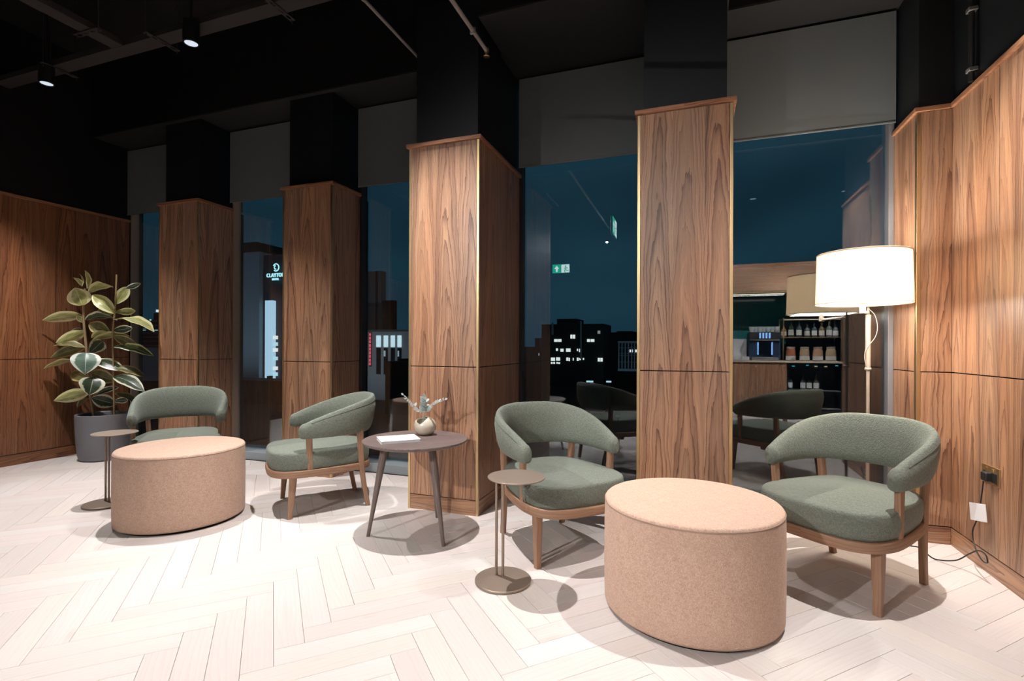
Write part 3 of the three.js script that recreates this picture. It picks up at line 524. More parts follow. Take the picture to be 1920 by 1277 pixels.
// ------------------------------------------------------------------ floor lamp with its cord
{
  const o = thing('floor_lamp', 'lit floor lamp with a cream drum shade on a thin bronze pole', 'lamp', [1.025, 0, -3.635]);
  const pole = std({ color: rgb(0.36, 0.295, 0.25), metalness: 0.2, roughness: 0.42 });
  const sx = 0.926 - 1.025, sz = -3.38 + 3.635;
  mesh('base', lathe([[0, 0.001], [0.118, 0.001], [0.122, 0.005], [0.122, 0.014], [0.118, 0.018], [0.018, 0.020], [0, 0.020]], 64), pole, o);
  mesh('pole', rod([0, 0.02, 0], [0, 0.968, 0], 0.0095), pole, o);
  mesh('collar', lathe([[0, 0.955], [0.0105, 0.957], [0.018, 0.963], [0.019, 0.97], [0.0155, 0.976], [0, 0.978]], 32), pole, o);
  mesh('upper_pole', rod([0, 0.97, 0], [0, 1.300, 0], 0.0145), pole, o);
  mesh('arm', rod([0.0, 1.310, 0.0], [sx, 1.306, sz], 0.0085), pole, o);
  mesh('swivel', rod([0, 1.292, 0], [0, 1.345, 0], 0.0075), pole, o);
  mesh('stem', rod([sx, 1.295, sz], [sx, 1.392, sz], 0.0155), pole, o);
  mesh('lamp_holder', lathe([[0, 1.378], [0.028, 1.378], [0.03, 1.384], [0.018, 1.392], [0.018, 1.43], [0, 1.432]], 32).translate(sx, 0, sz), M.steel, o);
  const cloth = phys({ color: rgb(0.88, 0.74, 0.55), transmission: 0.17, thickness: 0, roughness: 0.95 });
  const sh = mesh('lamp_shade', lathe([[0.2335, 1.347], [0.226, 1.637]], 96).translate(sx, 0, sz), cloth, o);
  for (const [r, y] of [[0.2335, 1.348], [0.226, 1.636]]) mesh('rim', new THREE.TorusGeometry(r, 0.0018, 6, 96).rotateX(Math.PI / 2).translate(sx, y, sz), phys({ color: rgb(0.85, 0.75, 0.6), roughness: 0.9 }), sh);
  const diff = std({ color: rgb(0.85, 0.82, 0.76), roughness: 0.9, emissive: rgb(1, 0.92, 0.80), emissiveIntensity: 2.2 });
  mesh('diffuser', new THREE.RingGeometry(0.031, 0.2315, 72, 1).rotateX(Math.PI / 2).translate(sx, 1.352, sz), diff, o);
  mesh('diffuser', new THREE.CircleGeometry(0.225, 72).rotateX(-Math.PI / 2).translate(sx, 1.628, sz), diff, o);
  mesh('bulb', new THREE.SphereGeometry(0.03, 24, 16).translate(sx, 1.487, sz), std({ color: rgb(1, 1, 1), emissive: rgb(1, 0.85, 0.62), emissiveIntensity: 3 }), o);
  const l = new THREE.PointLight(rgb(1, 0.90, 0.78), LIGHT.bulb, 0, 2); l.name = 'bulb_light'; l.position.set(0.926, 1.487, -3.38); l.castShadow = true; l.shadow.radius = 1.4; scene.add(l);
  for (const [y, up] of [[1.3455, -1], [1.6385, 1]]) { const q = new THREE.RectAreaLight(rgb(1, 0.90, 0.77), LIGHT.disc, 0.36, 0.36); q.name = 'diffuser_light'; q.position.set(0.926, y, -3.38); q.lookAt(0.926, y + up, -3.38); scene.add(q); }
  const c = std({ color: rgb(0.35, 0.3, 0.26), roughness: 0.6 });
  mesh('flex', tube([[-0.0, 1.335, 0.012], [0.028, 1.30, 0.016], [0.044, 1.22, 0.016], [0.03, 1.16, 0.02], [0.004, 1.12, 0.020], [-0.018, 1.08, 0.018], [-0.022, 1.03, 0.016], [-0.013, 0.99, 0.02]], 0.0022, 60, 6), c, o);
}
{
  const o = thing('power_cord', 'thin dark power cord looping from the brass socket down to the floor', 'cord');
  mesh('flex', tube([[1.343, 0.452, -3.07], [1.345, 0.40, -3.085], [1.344, 0.33, -3.10], [1.342, 0.25, -3.125], [1.335, 0.175, -3.15], [1.325, 0.115, -3.10], [1.315, 0.085, -3.01], [1.305, 0.105, -2.945], [1.30, 0.135, -2.95], [1.295, 0.135, -3.0], [1.285, 0.095, -3.06], [1.255, 0.035, -3.12], [1.20, 0.0045, -3.19], [1.19, 0.004, -3.26], [1.205, 0.004, -3.34], [1.14, 0.004, -3.36], [1.05, 0.004, -3.30], [1.01, 0.004, -3.40], [1.025, 0.004, -3.51]], 0.0032, 220, 8), M.dark, o);
  mesh('plug', board(1.338, 1.370, 0.455, 0.500, -3.092, -3.046, 0.008), M.dark, o).userData = { label: 'black three-pin plug' };
  mesh('paper_tag', at(board(-0.002, 0.002, -0.042, 0.042, -0.043, 0.043, 0.001), 1.335, 0.292, -3.098, -0.18, 0.35, 0), M.paper, o).userData = { label: 'white paper tag' };
}
{
  const o = thing('wall_socket', 'brass double wall socket on the wooden wall beside the lamp chair', 'socket', [XR, 0.486, -3.062], -Math.PI / 2);
  // local x runs along the wall, z out of it
  mesh('face_plate', board(-0.0765, 0.0765, -0.0435, 0.0435, 0.0005, 0.006, 0.003), M.brass, o);
  for (const s of [-1, 1]) { mesh('socket_insert', board(s * 0.034 - 0.022, s * 0.034 + 0.022, -0.032, 0.014, 0.006, 0.0085, 0.002), M.dark, o); mesh('rocker_switch', board(s * 0.026 - 0.008, s * 0.026 + 0.008, 0.020, 0.034, 0.006, 0.010, 0.002), M.brass, o); }
  const p = thing('wall_socket', 'small brass socket plate low on the dark side of the third pillar', 'socket', [-1.2876, 0.468, -3.332], Math.PI / 2);
  mesh('face_plate', board(-0.0325, 0.0325, -0.0435, 0.0435, 0.0005, 0.006, 0.003), M.brass, p); mesh('socket_insert', board(-0.018, 0.018, -0.028, 0.022, 0.006, 0.008, 0.002), M.dark, p);
}

// ------------------------------------------------------------------ potted rubber plant
{
  const o = thing('potted_rubber_plant', 'tall variegated rubber plant with cream-edged leaves in a ribbed dark grey pot', 'plant', [-5.345, 0, -3.27]), ox = 5.345, oz = 3.27;
  const grey = phys({ color: rgb(0.20, 0.20, 0.225), roughness: 0.45 });
  const rings = [], NN = 360;
  for (const [r, y] of [[0.168, 0.002], [0.180, 0.006], [0.190, 0.02], [0.196, 0.05], [0.206, 0.15], [0.213, 0.28], [0.217, 0.40], [0.2175, 0.431], [0.216, 0.435], [0.206, 0.435], [0.205, 0.42], [0.203, 0.34]]) { const R = []; for (let k = 0; k < NN; k++) { const a = k / NN * 2 * Math.PI, rr = r + (y > 0.03 && y < 0.425 && r > 0.195 ? 0.0013 * Math.cos(k * Math.PI) : 0); R.push(V(rr * Math.cos(a), y, rr * Math.sin(a))); } rings.push(R); }
  mesh('pot', loft(rings), grey, o);
  mesh('soil', lathe([[0, 0.405], [0.1, 0.402], [0.203, 0.395]], 48), std({ color: rgb(0.012, 0.009, 0.007), roughness: 1 }), o);
  const bark = std({ color: rgb(0.30, 0.20, 0.10), roughness: 0.8 });
  const st1 = [[-5.428, 0.40, -3.232], [-5.462, 0.61, -3.22], [-5.498, 1.058, -3.207], [-5.523, 1.336, -3.198], [-5.523, 1.491, -3.198], [-5.509, 1.64, -3.203]], st2 = [[-5.243, 0.40, -3.297], [-5.249, 0.822, -3.295], [-5.256, 1.234, -3.293], [-5.237, 1.44, -3.299], [-5.223, 1.775, -3.304]];
  const stems = [st1, st2].map((s, i) => mesh('stem', tube(s.map(([x, y, z]) => [x + ox, y, z + oz]), i ? 0.008 : 0.011, 48, 8), bark, o));
  const leafTex = (kind) => texture(192, 384, (px, py) => {
    const u = (px / 191 - 0.5) * 2, v = py / 383, w = Math.abs(u) + 0.10 * n2(v * 9, Math.sign(u) * 5 + kind * 3) + 0.06 * n2(v * 30, u * 4 + kind);
    const vein = Math.pow(Math.abs(Math.sin((v * 26 - Math.abs(u) * 5))), 12) * 0.14, patch = 0.5 + 0.9 * n2(u * 1.6 + kind * 9, v * 5) + 0.3 * n2(u * 5, v * 15);
    const P = [[[186, 182, 116], [142, 146, 84], [226, 220, 168], 0.62], [[58, 76, 50], [38, 52, 36], [222, 222, 196], 0.70], [[122, 116, 70], [88, 84, 52], [178, 166, 112], 0.74], [[108, 134, 116], [84, 110, 96], [232, 236, 222], 0.72]][kind];
    let c = mix3(P[0], P[1], clamp(patch)); c = mix3(c, P[2], smooth(P[3] - 0.07, P[3] + 0.07, w + (v > 0.85 ? (v - 0.85) * 1.5 : 0))); c = mix3(c, P[2], vein * 0.7); if (Math.abs(u) < 0.035) c = mix3(c, P[2], 0.75);
    return c;
  });
  const mats = [0, 1, 2, 3].map((k) => phys({ map: leafTex(k), roughness: 0.38, transmission: k === 0 ? 0.25 : 0.12, thickness: 0 }));
  const L = [[-5.495, 1.64, -3.208, -5.433, 1.811, -3.162, 0.046, 0], [-5.543, 1.66, -3.191, -5.53, 1.781, -3.17, 0.015, 0], [-5.543, 1.66, -3.191, -5.675, 1.76, -3.193, 0.041, 2], [-5.49, 1.475, -3.168, -5.48, 1.637, -3.10, 0.186, 0], [-5.48, 1.604, -3.213, -5.145, 1.66, -3.222, 0.072, 0], [-5.232, 1.399, -3.301, -5.424, 1.581, -3.208, 0.124, 0], [-5.232, 1.492, -3.301, -5.222, 1.674, -3.411, 0.103, 0], [-5.14, 1.641, -3.333, -5.079, 1.702, -3.432, 0.052, 1], [-5.242, 1.389, -3.298, -5.55, 1.41, -3.293, 0.093, 2], [-5.232, 1.415, -3.301, -5.082, 1.428, -3.39, 0.072, 2],
    [-5.528, 1.377, -3.196, -5.75, 1.33, -2.99, 0.103, 0], [-5.518, 1.31, -3.2, -5.529, 1.374, -3.139, 0.052, 0], [-5.508, 1.336, -3.203, -5.128, 1.344, -3.255, 0.062, 1], [-5.246, 1.337, -3.296, -4.787, 1.248, -3.359, 0.072, 0], [-5.474, 1.295, -3.215, -5.324, 1.225, -3.302, 0.124, 2], [-5.508, 1.223, -3.203, -5.70, 1.114, -3.07, 0.113, 0], [-5.518, 1.233, -3.2, -5.70, 1.208, -3.18, 0.052, 1], [-5.256, 1.234, -3.293, -5.153, 1.263, -3.407, 0.082, 1], [-5.449, 1.13, -3.224, -5.161, 1.19, -3.403, 0.062, 0], [-5.449, 1.161, -3.224, -5.2, 1.222, -3.234, 0.052, 0],
    [-5.507, 1.068, -3.203, -5.73, 1.098, -3.06, 0.052, 2], [-5.507, 1.079, -3.203, -5.74, 0.972, -3.05, 0.103, 2], [-5.25, 1.183, -3.295, -5.145, 1.08, -3.448, 0.093, 2], [-5.25, 1.08, -3.295, -4.971, 0.997, -3.484, 0.082, 1], [-5.492, 0.924, -3.209, -5.76, 0.882, -3.00, 0.046, 0], [-5.452, 1.018, -3.181, -5.386, 0.823, -3.13, 0.227, 3], [-5.434, 0.945, -3.229, -5.165, 0.847, -3.352, 0.103, 1], [-5.434, 0.935, -3.229, -5.299, 0.924, -3.321, 0.062, 1], [-5.249, 0.874, -3.295, -5.035, 0.793, -3.451, 0.072, 2], [-5.249, 0.791, -3.295, -4.893, 0.666, -3.339, 0.113, 1],
    [-5.383, 0.784, -3.202, -5.342, 0.622, -3.142, 0.196, 1], [-5.467, 0.646, -3.218, -5.67, 0.568, -3.041, 0.124, 0], [-5.447, 0.585, -3.225, -5.336, 0.511, -3.375, 0.134, 1], [-5.409, 0.616, -3.239, -5.294, 0.686, -3.372, 0.062, 1], [-5.243, 0.554, -3.297, -5.124, 0.564, -3.351, 0.062, 1], [-5.458, 0.832, -3.221, -5.288, 0.742, -3.329, 0.134, 2], [-5.477, 0.759, -3.214, -5.68, 0.826, -3.18, 0.113, 2], [-5.457, 0.584, -3.221, -5.62, 0.491, -3.20, 0.041, 2], [-5.352, 1.131, -3.258, -5.572, 1.015, -3.278, 0.134, 1], [-5.249, 0.627, -3.295, -5.112, 0.499, -3.479, 0.052, 2]];
  const away = V(-0.855, 0, -0.52).normalize();
  L.forEach(([bx, by, bz, tx, ty, tz, w, kind], n) => {
    const b = V(bx, by, bz), t = V(tx, ty, tz), d = t.clone().sub(b), len = d.length(), a = d.clone().normalize();
    const lat = a.clone().cross(away).normalize(), dep = a.clone().cross(lat).normalize(), full = Math.max(w * 1.0, 0.36 * len), cs = clamp(w / full), sn = Math.sqrt(1 - cs * cs);
    const s1 = lat.clone().multiplyScalar(cs).addScaledVector(dep, sn), s2 = lat.clone().multiplyScalar(cs).addScaledVector(dep, -sn);
    let nrm = s1.clone().cross(a), n2_ = s2.clone().cross(a); if (Math.abs(n2_.y) > Math.abs(nrm.y)) { s1.copy(s2); nrm = n2_; } if (nrm.y < 0) nrm.negate();
    const broad = w / len > 0.8 ? 0.75 : 1, pos = [], uv = [], idx = [], NU = 8, NV = 14;
    for (let i = 0; i <= NV; i++) for (let j = 0; j <= NU; j++) {
      const v = i / NV, u = (j / NU - 0.5) * 2, ww = full / 2 * Math.pow(Math.sin(Math.PI * Math.pow(clamp(v * 0.985 + 0.012), broad)), 0.72) * (1 - 0.25 * smooth(0.82, 1, v));
      const p = b.clone().addScaledVector(a, v * len).addScaledVector(s1, u * ww).addScaledVector(nrm, 0.22 * Math.abs(u) * ww + 0.10 * len * Math.sin(Math.PI * v) - 0.05 * len * v * v + 0.012 * len * Math.sin(v * 17 + n) * Math.abs(u));
      pos.push(p.x + ox, p.y, p.z + oz); uv.push(j / NU, v);
    }
    for (let i = 0; i < NV; i++) for (let j = 0; j < NU; j++) { const k = i * (NU + 1) + j; idx.push(k, k + 1, k + NU + 1, k + 1, k + NU + 2, k + NU + 1); }
    const g = new THREE.BufferGeometry(); g.setAttribute('position', new THREE.Float32BufferAttribute(pos, 3)); g.setAttribute('uv', new THREE.Float32BufferAttribute(uv, 2)); g.setIndex(idx); g.computeVertexNormals();
    mesh('leaf', g, mats[kind], o);
  });
}

// ------------------------------------------------------------------ ceiling services
{
  const o = thing('cable_tray', 'dark brown cable tray crossing the black ceiling, with a branch towards the room', 'cable tray', [-3.9, 3.40, -2.70]);
  mesh('main_run', board(-1.89, 2.6, 0, 0.05, -0.06, 0.055, 0.003), M.tray, o); mesh('branch', board(-0.345, -0.225, 0.001, 0.05, 0.0555, 3.2, 0.003), M.tray, o);
  for (const x of [-1.2, 0.3, 1.8]) mesh('hanger', rod([x, 0.05, 0], [x, TOP - 3.402, 0], 0.004), M.tray, o);
  const strap = (label, x, y, z, deg, l) => {
    const b = thing('steel_bracket', label, 'bracket', [x, y, z], deg * Math.PI / 180);
    const s = new THREE.Shape(); s.moveTo(-0.021, 0); s.lineTo(0.021, 0); s.lineTo(0.021, l); s.lineTo(-0.021, l); s.closePath();
    for (let k = 0; k < Math.floor(l / 0.07); k++) { const h = new THREE.Path(); h.absellipse(0, 0.045 + k * 0.07, 0.011, 0.022, 0, 2 * Math.PI); s.holes.push(h); }
    mesh('perforated_strip', new THREE.ExtrudeGeometry(s, { depth: 0.003, bevelEnabled: false, curveSegments: 10 }).rotateX(Math.PI / 2).translate(0, 0, -l / 2), M.tray, b);
    for (const e of [0.012 - l / 2, l / 2 - 0.012]) mesh('threaded_rod', rod([0, -0.03, e], [0, TOP - y - 0.003, e], 0.0035, 0.0035, 8), M.tray, b);
  };
  strap('perforated steel bracket under the ceiling, between the two glowing spotlights', -3.78, 3.394, -2.7025, 0, 0.26);
  strap('perforated steel bracket beside the branch of the cable tray', -4.185, 3.394, -2.44, 90, 0.26);
  strap('perforated steel bracket just above the left spotlight', -4.98, 3.394, -2.7025, 0, 0.26);
  strap('perforated steel bracket at the top edge of the picture', -2.655, 3.394, -2.7025, 0, 0.26);
  const pipe = std({ color: rgb(0.34, 0.31, 0.30), metalness: 0.3, roughness: 0.45 });
  const a = thing('ceiling_pipe', 'thin grey pipe running under the ceiling, the left of two', 'pipe', [-1.965, 3.3, -3.42]); mesh('tube', rod([0, 0, 0], [0, 0, 3.4], 0.011), pipe, a); mesh('coupling', rod([0, 0, 0.72], [0, 0, 0.76], 0.0145), pipe, a);
  const b = thing('ceiling_pipe', 'thin pale pipe with a sprinkler end, the right of two, beside the third pillar', 'pipe', [-1.187, 2.915, -2.86]); mesh('tube', rod([0, 0, 0], [0, 0, 2.9], 0.012), pipe, b); mesh('sprinkler_head', lathe([[0, -0.04], [0.018, -0.04], [0.02, -0.034], [0.008, -0.03], [0.008, -0.012], [0.014, -0.01], [0.014, 0.012], [0, 0.013]], 24), M.brass, b); mesh('clip', board(-0.016, 0.016, -0.02, 0.016, 0.20, 0.215, 0.003), pipe, b);
  const c = thing('wall_pipe', 'black conduit with clips on the dark wall above the right wooden panels', 'pipe', [XR - 0.012, HC + 0.012, -3.235]); mesh('tube', rod([0, 0, 0], [0, 1.5, 0], 0.013), M.frame, c); for (const y of [0.05, 0.36, 0.75]) mesh('clip', board(-0.018, 0.022, y, y + 0.02, -0.02, 0.02, 0.003), M.steel, c);
}

// ------------------------------------------------------------------ the bar and the signs behind the camera, which the windows mirror
{
  const zf = 1.5, zb = 2.02;
  const wall = struct('wall_bar'); mesh('wall_surface', box(0.15, 2.42, 0, TOP, zb + 0.03, zb + 0.2), M.black, wall); mesh('wall_surface', box(2.30, 2.42, 0, TOP, zf, zb + 0.03), M.black, wall); mesh('wall_surface', box(0.15, 0.27, 0, TOP, zf, zb + 0.03), M.black, wall);
  const tile = std({ color: rgb(0.010, 0.075, 0.075), roughness: 0.12 });
  for (let i = 0; i < 20; i++) for (let j = 0; j < 4; j++) mesh('tile', board(0.275 + i * 0.064, 0.3375 + i * 0.064, 1.12 + j * 0.212, 1.3305 + j * 0.212, zb + 0.018, zb + 0.0295, 0.003), tile, wall);
  mesh('tile_backing', box(0.27, 1.56, 0.93, 1.97, zb + 0.0296, zb + 0.0299), M.black, wall);
  const c = thing('bar_cabinet', 'long walnut bar cabinet with a pale worktop mirrored in the window by the lamp', 'cabinet', [1.285, 0, 1.75]);
  mesh('carcass', box(-1.01, 0.20, 0.09, 0.845, -0.225, 0.28), M.core, c); mesh('carcass', box(0.995, 1.01, 0.09, 0.845, -0.225, 0.28), M.core, c); mesh('plinth', box(-1.01, 1.01, 0.002, 0.09, -0.19, 0.28), M.dark, c);
  mesh('worktop', board(-1.013, 1.013, 0.845, 0.878, -0.26, 0.285, 0.003), std({ color: rgb(0.55, 0.46, 0.35), roughness: 0.35 }), c);
  [[-1.008, -0.61], [-0.606, -0.21], [-0.206, 0.196]].forEach(([a, b], k) => { const d = mesh(k ? 'door' : 'drawer', board(a, b, k ? 0.10 : 0.70, 0.84, -0.243, -0.227, 0.002, 0.17 * k, 0.2), M.walnut, c); mesh('knob', new THREE.SphereGeometry(0.014, 16, 12).translate(b - 0.05, 0.78, -0.256), M.brass, d); if (!k) for (const [y0, y1] of [[0.40, 0.696], [0.10, 0.396]]) { const e = mesh('drawer', board(a, b, y0, y1, -0.243, -0.227, 0.002, 0.2, 0.2), M.walnut, c); mesh('knob', new THREE.SphereGeometry(0.014, 16, 12).translate((a + b) / 2, y1 - 0.06, -0.256), M.brass, e); } });
  const s = thing('bar_soffit', 'walnut boxed-in soffit with a light strip above the bar', 'soffit', [1.285, 1.96, 1.75]);
  mesh('front_panel', board(-1.01, 1.01, 0.085, 0.52, -0.25, -0.232, 0.002, 0.1, 0.1, true), M.walnutB, s); mesh('underside', board(-1.01, 1.01, 0.065, 0.085, -0.25, 0.28, 0.002), M.walnutB, s); mesh('brass_edge', board(-1.01, 1.01, 0.03, 0.06, -0.252, -0.246, 0.001), M.brass, s);
  mesh('led_strip_light', board(-1.0, 0.16, 0.004, 0.02, -0.240, -0.224, 0.004), std({ color: rgb(0.2, 0.2, 0.2), emissive: rgb(1, 0.93, 0.8), emissiveIntensity: 4 }), s);
  mesh('lower_rail', board(-1.0, 0.16, 0.021, 0.028, -0.246, -0.220, 0.002), M.brass, s);
  for (const [x0, w] of [[0.865, 1.15], [1.95, 0.55]]) { const l = new THREE.RectAreaLight(rgb(1, 0.92, 0.8), 40, w, 0.03); l.name = 'led_strip_glow'; l.position.set(x0, x0 > 1.5 ? 1.545 : 1.955, 1.56); l.lookAt(x0, 0, 1.66); scene.add(l); }
  const r = thing('bottle_rack', 'open metal rack with two brass shelves for bottles, on the bar worktop', 'shelf', [1.845, 0.879, 1.75]);
  for (const x of [-0.41, 0.41]) for (const z of [-0.2, 0.2]) mesh('upright', board(x - 0.008, x + 0.008, 0, 0.70, z - 0.008, z + 0.008, 0.001), M.brass, r);
  for (const y of [0.372, 0.672]) mesh('shelf', board(-0.42, 0.42, y, y + 0.014, -0.205, 0.205, 0.002), M.brass, r);
  mesh('led_strip_light', board(-0.40, 0.40, 0.664, 0.6715, -0.19, -0.175, 0.002), std({ color: rgb(0.2, 0.2, 0.2), emissive: rgb(1, 0.95, 0.85), emissiveIntensity: 2 }), r);
  const cols = [rgb(0.25, 0.12, 0.04), rgb(0.02, 0.05, 0.02), rgb(0.04, 0.06, 0.07), rgb(0.10, 0.11, 0.11), rgb(0.03, 0.05, 0.06), rgb(0.12, 0.10, 0.06), rgb(0.12, 0.13, 0.12), rgb(0.1, 0.12, 0.13)];
  const bottle = (x, y, z, h, k, label, group) => { const o = thing('bottle', label, 'bottle', [x, y, z], 0, group); mesh('body', lathe([[0, 0.001], [0.034, 0.001], [0.038, 0.006], [0.038, h * 0.55], [0.032, h * 0.64], [0.014, h * 0.74], [0.013, h * 0.95], [0.015, h * 0.955], [0.015, h], [0, h]], 24), phys({ color: cols[k], roughness: 0.12 }), o); mesh('paper_label', lathe([[0.0385, h * 0.12], [0.0388, h * 0.13], [0.0388, h * 0.44], [0.0385, h * 0.45]], 24), M.paper, o); };
  const words = ['amber', 'gold-necked dark green', 'slim clear', 'squat pale', 'slim blue', 'brown wide', 'broad white-labelled', 'end clear'];
  [1.46, 1.565, 1.68, 1.80, 1.90, 2.005, 2.11, 2.20].forEach((x, k) => bottle(x, 1.2665, 1.66, [0.20, 0.27, 0.26, 0.21, 0.23, 0.23, 0.25, 0.22][k], k, `${words[k]} bottle on the middle shelf of the bar rack`, 'bottles on the bar rack'));
  [1.55, 1.74, 1.83, 1.93].forEach((x, k) => bottle(x, 0.4025, 1.66, 0.26, [2, 3, 1, 5][k], `wine bottle standing ${['at the left end', 'second', 'third', 'last'][k]} in the row inside the bar fridge`, 'bottles in the bar fridge'));
  const snack = [rgb(0.30, 0.10, 0.05), rgb(0.32, 0.22, 0.14), rgb(0.34, 0.20, 0.12), rgb(0.36, 0.26, 0.16)];
  [1.556, 1.757, 1.945, 2.13].forEach((x, k) => { const o = thing('snack_jar', `round storage jar of ${['reddish', 'brown', 'dark tan', 'light tan'][k]} snacks on the bar worktop`, 'jar', [x, 0.879, 1.63], 0, 'snack jars on the bar worktop'); mesh('body', lathe([[0, 0.001], [0.066, 0.001], [0.072, 0.01], [0.072, 0.15], [0.06, 0.185], [0.058, 0.195], [0, 0.195]], 28), phys({ color: snack[k], roughness: 0.12 }), o); mesh('lid', lathe([[0, 0.1955], [0.06, 0.1955], [0.062, 0.20], [0.062, 0.222], [0.058, 0.226], [0, 0.226]], 28), M.steel, o); mesh('paper_label', lathe([[0.0725, 0.012], [0.073, 0.014], [0.073, 0.075], [0.0725, 0.077]], 28), M.paper, o); });
  const m = thing('coffee_machine', 'black coffee machine with two glowing blue light bars, cups stacked on top', 'coffee machine', [1.165, 0.879, 1.70]);
  mesh('housing', board(-0.235, 0.235, 0.02, 0.47, 0.02, 0.26, 0.02), M.dark, m); mesh('side_cheek', board(-0.235, -0.12, 0.02, 0.34, -0.14, 0.02, 0.012), std({ color: rgb(0.05, 0.08, 0.14), metalness: 0.6, roughness: 0.3 }), m); mesh('side_cheek', board(0.12, 0.235, 0.02, 0.34, -0.14, 0.02, 0.012), std({ color: rgb(0.05, 0.08, 0.14), metalness: 0.6, roughness: 0.3 }), m);
  mesh('top_section', board(-0.235, 0.235, 0.345, 0.47, -0.16, 0.02, 0.012), M.dark, m); mesh('chrome_band', board(-0.22, 0.22, 0.330, 0.345, -0.165, 0.0, 0.003), M.steel, m); mesh('drip_tray', board(-0.2, 0.2, 0.0, 0.05, -0.165, 0.02, 0.006), M.steel, m);
  const blue = std({ color: rgb(0.05, 0.08, 0.2), emissive: rgb(0.25, 0.50, 1.0), emissiveIntensity: 4 }); for (const x of [-0.105, 0.105]) mesh('light_bar', board(x - 0.010, x + 0.010, 0.09, 0.30, -0.147, -0.139, 0.002), blue, m); for (let k = 0; k < 4; k++) mesh('display_light', board(-0.088 + k * 0.047, -0.062 + k * 0.047, 0.365, 0.455, -0.167, -0.160, 0.002), blue, m);
  for (let k = 0; k < 7; k++) tag(mesh('glass_cup', lathe([[0, 0.001], [0.03, 0.001], [0.042, 0.09], [0.040, 0.09], [0.028, 0.006], [0, 0.006]], 24).translate(0.97 + k * 0.064, 1.3495, 1.62 + (k % 2) * 0.05), phys({ color: rgb(0.75, 0.78, 0.78), roughness: 0.15, transmission: 0.4, thickness: 0 })), `clear glass cup on top of the coffee machine, ${['first', 'second', 'third', 'fourth', 'fifth', 'sixth', 'seventh'][k]} from the white menu box`, 'cup', 'glass cups on the coffee machine');
  const w = thing('white_tray', 'white menu box at the left end of the bar worktop', 'box', [0.76, 0.879, 1.66]); mesh('back', board(-0.13, 0.14, 0.06, 0.36, 0.02, 0.04, 0.004), M.white, w); mesh('tray', board(-0.14, 0.17, 0.001, 0.06, -0.12, 0.04, 0.006), M.white, w);
  const f = thing('bar_fridge', 'dark under-counter bottle fridge with small coloured display lights', 'fridge', [1.885, 0.0905, 1.75]);
  mesh('cabinet', box(-0.39, 0.39, 0, 0.75, 0.20, 0.275), M.dark, f); mesh('cabinet', box(-0.39, -0.375, 0, 0.75, -0.19, 0.20), M.dark, f); mesh('cabinet', box(0.375, 0.39, 0, 0.75, -0.19, 0.20), M.dark, f); mesh('shelf', box(-0.372, 0.372, 0.30, 0.311, -0.185, 0.195), M.steel, f); mesh('shelf', box(-0.372, 0.372, 0.012, 0.022, -0.185, 0.195), M.steel, f); mesh('top_rail', box(-0.372, 0.372, 0.68, 0.75, -0.19, 0.195), M.dark, f);
  for (const [x, y, cc] of [[-0.30, 0.70, [0.1, 0.7, 0.9]], [-0.10, 0.715, [0.1, 0.6, 0.9]], [0.02, 0.70, [0.9, 0.8, 0.6]], [0.16, 0.70, [0.9, 0.8, 0.6]], [0.31, 0.715, [0.2, 0.9, 0.9]]]) mesh('display_light', board(x - 0.02, x + 0.02, y - 0.008, y + 0.008, -0.194, -0.190, 0.002), std({ color: rgb(0.02, 0.02, 0.02), emissive: rgb(...cc), emissiveIntensity: 2 }), f);
  // hanging exit signs: green with a white arrow and a running figure
  const cv = document.createElement('canvas'); cv.width = 512; cv.height = 256; const g = cv.getContext('2d'); g.fillStyle = '#14b08a'; g.fillRect(0, 0, 512, 256); g.fillStyle = '#f2fffb'; g.fillRect(10, 10, 236, 236); g.fillStyle = '#14b08a';
  g.beginPath(); g.arc(120, 62, 22, 0, 7); g.fill(); g.lineWidth = 22; g.strokeStyle = '#14b08a'; g.lineCap = 'round'; for (const q of [[120, 95, 112, 150], [112, 150, 150, 175], [150, 175, 142, 222], [112, 150, 84, 190], [84, 190, 50, 196], [118, 100, 70, 118], [118, 100, 160, 128]]) { g.beginPath(); g.moveTo(q[0], q[1]); g.lineTo(q[2], q[3]); g.stroke(); }
  g.fillStyle = '#f2fffb'; g.beginPath(); g.moveTo(384, 36); g.lineTo(462, 128); g.lineTo(412, 128); g.lineTo(412, 220); g.lineTo(356, 220); g.lineTo(356, 128); g.lineTo(306, 128); g.closePath(); g.fill();
  const t = new THREE.CanvasTexture(cv); t.colorSpace = THREE.SRGBColorSpace; const em = std({ color: rgb(0.02, 0.02, 0.02), emissiveMap: t, emissive: rgb(1, 1, 1), emissiveIntensity: 3.2 });
  const exitSign = (label, x, y, z, turn, L, H) => { const o = thing('exit_sign', label, 'exit sign', [x, y, z], turn); mesh('frame', board(-L / 2 - 0.006, L / 2 + 0.006, -H / 2 - 0.006, H / 2 + 0.006, -0.012, 0.012, 0.004), M.frame, o); for (const s of [1, -1]) mesh('sign_face', new THREE.BoxGeometry(L, H, 0.002).rotateY(s > 0 ? 0 : Math.PI).translate(0, 0, s * 0.0135), em, o); for (const k of [-0.3, 0.3]) mesh('hanger', rod([k * L, H / 2, 0], [k * L, TOP - y - 0.002, 0], 0.003), M.frame, o); };
  exitSign('hanging green exit sign with an arrow, mirrored in the middle of the window', -2.68, 2.80, 3.05, Math.PI, 0.385, 0.19);
  exitSign('hanging green exit sign seen edge-on in the mirror image', -1.04, 2.80, -0.45, Math.PI / 2, 0.40, 0.24);
}

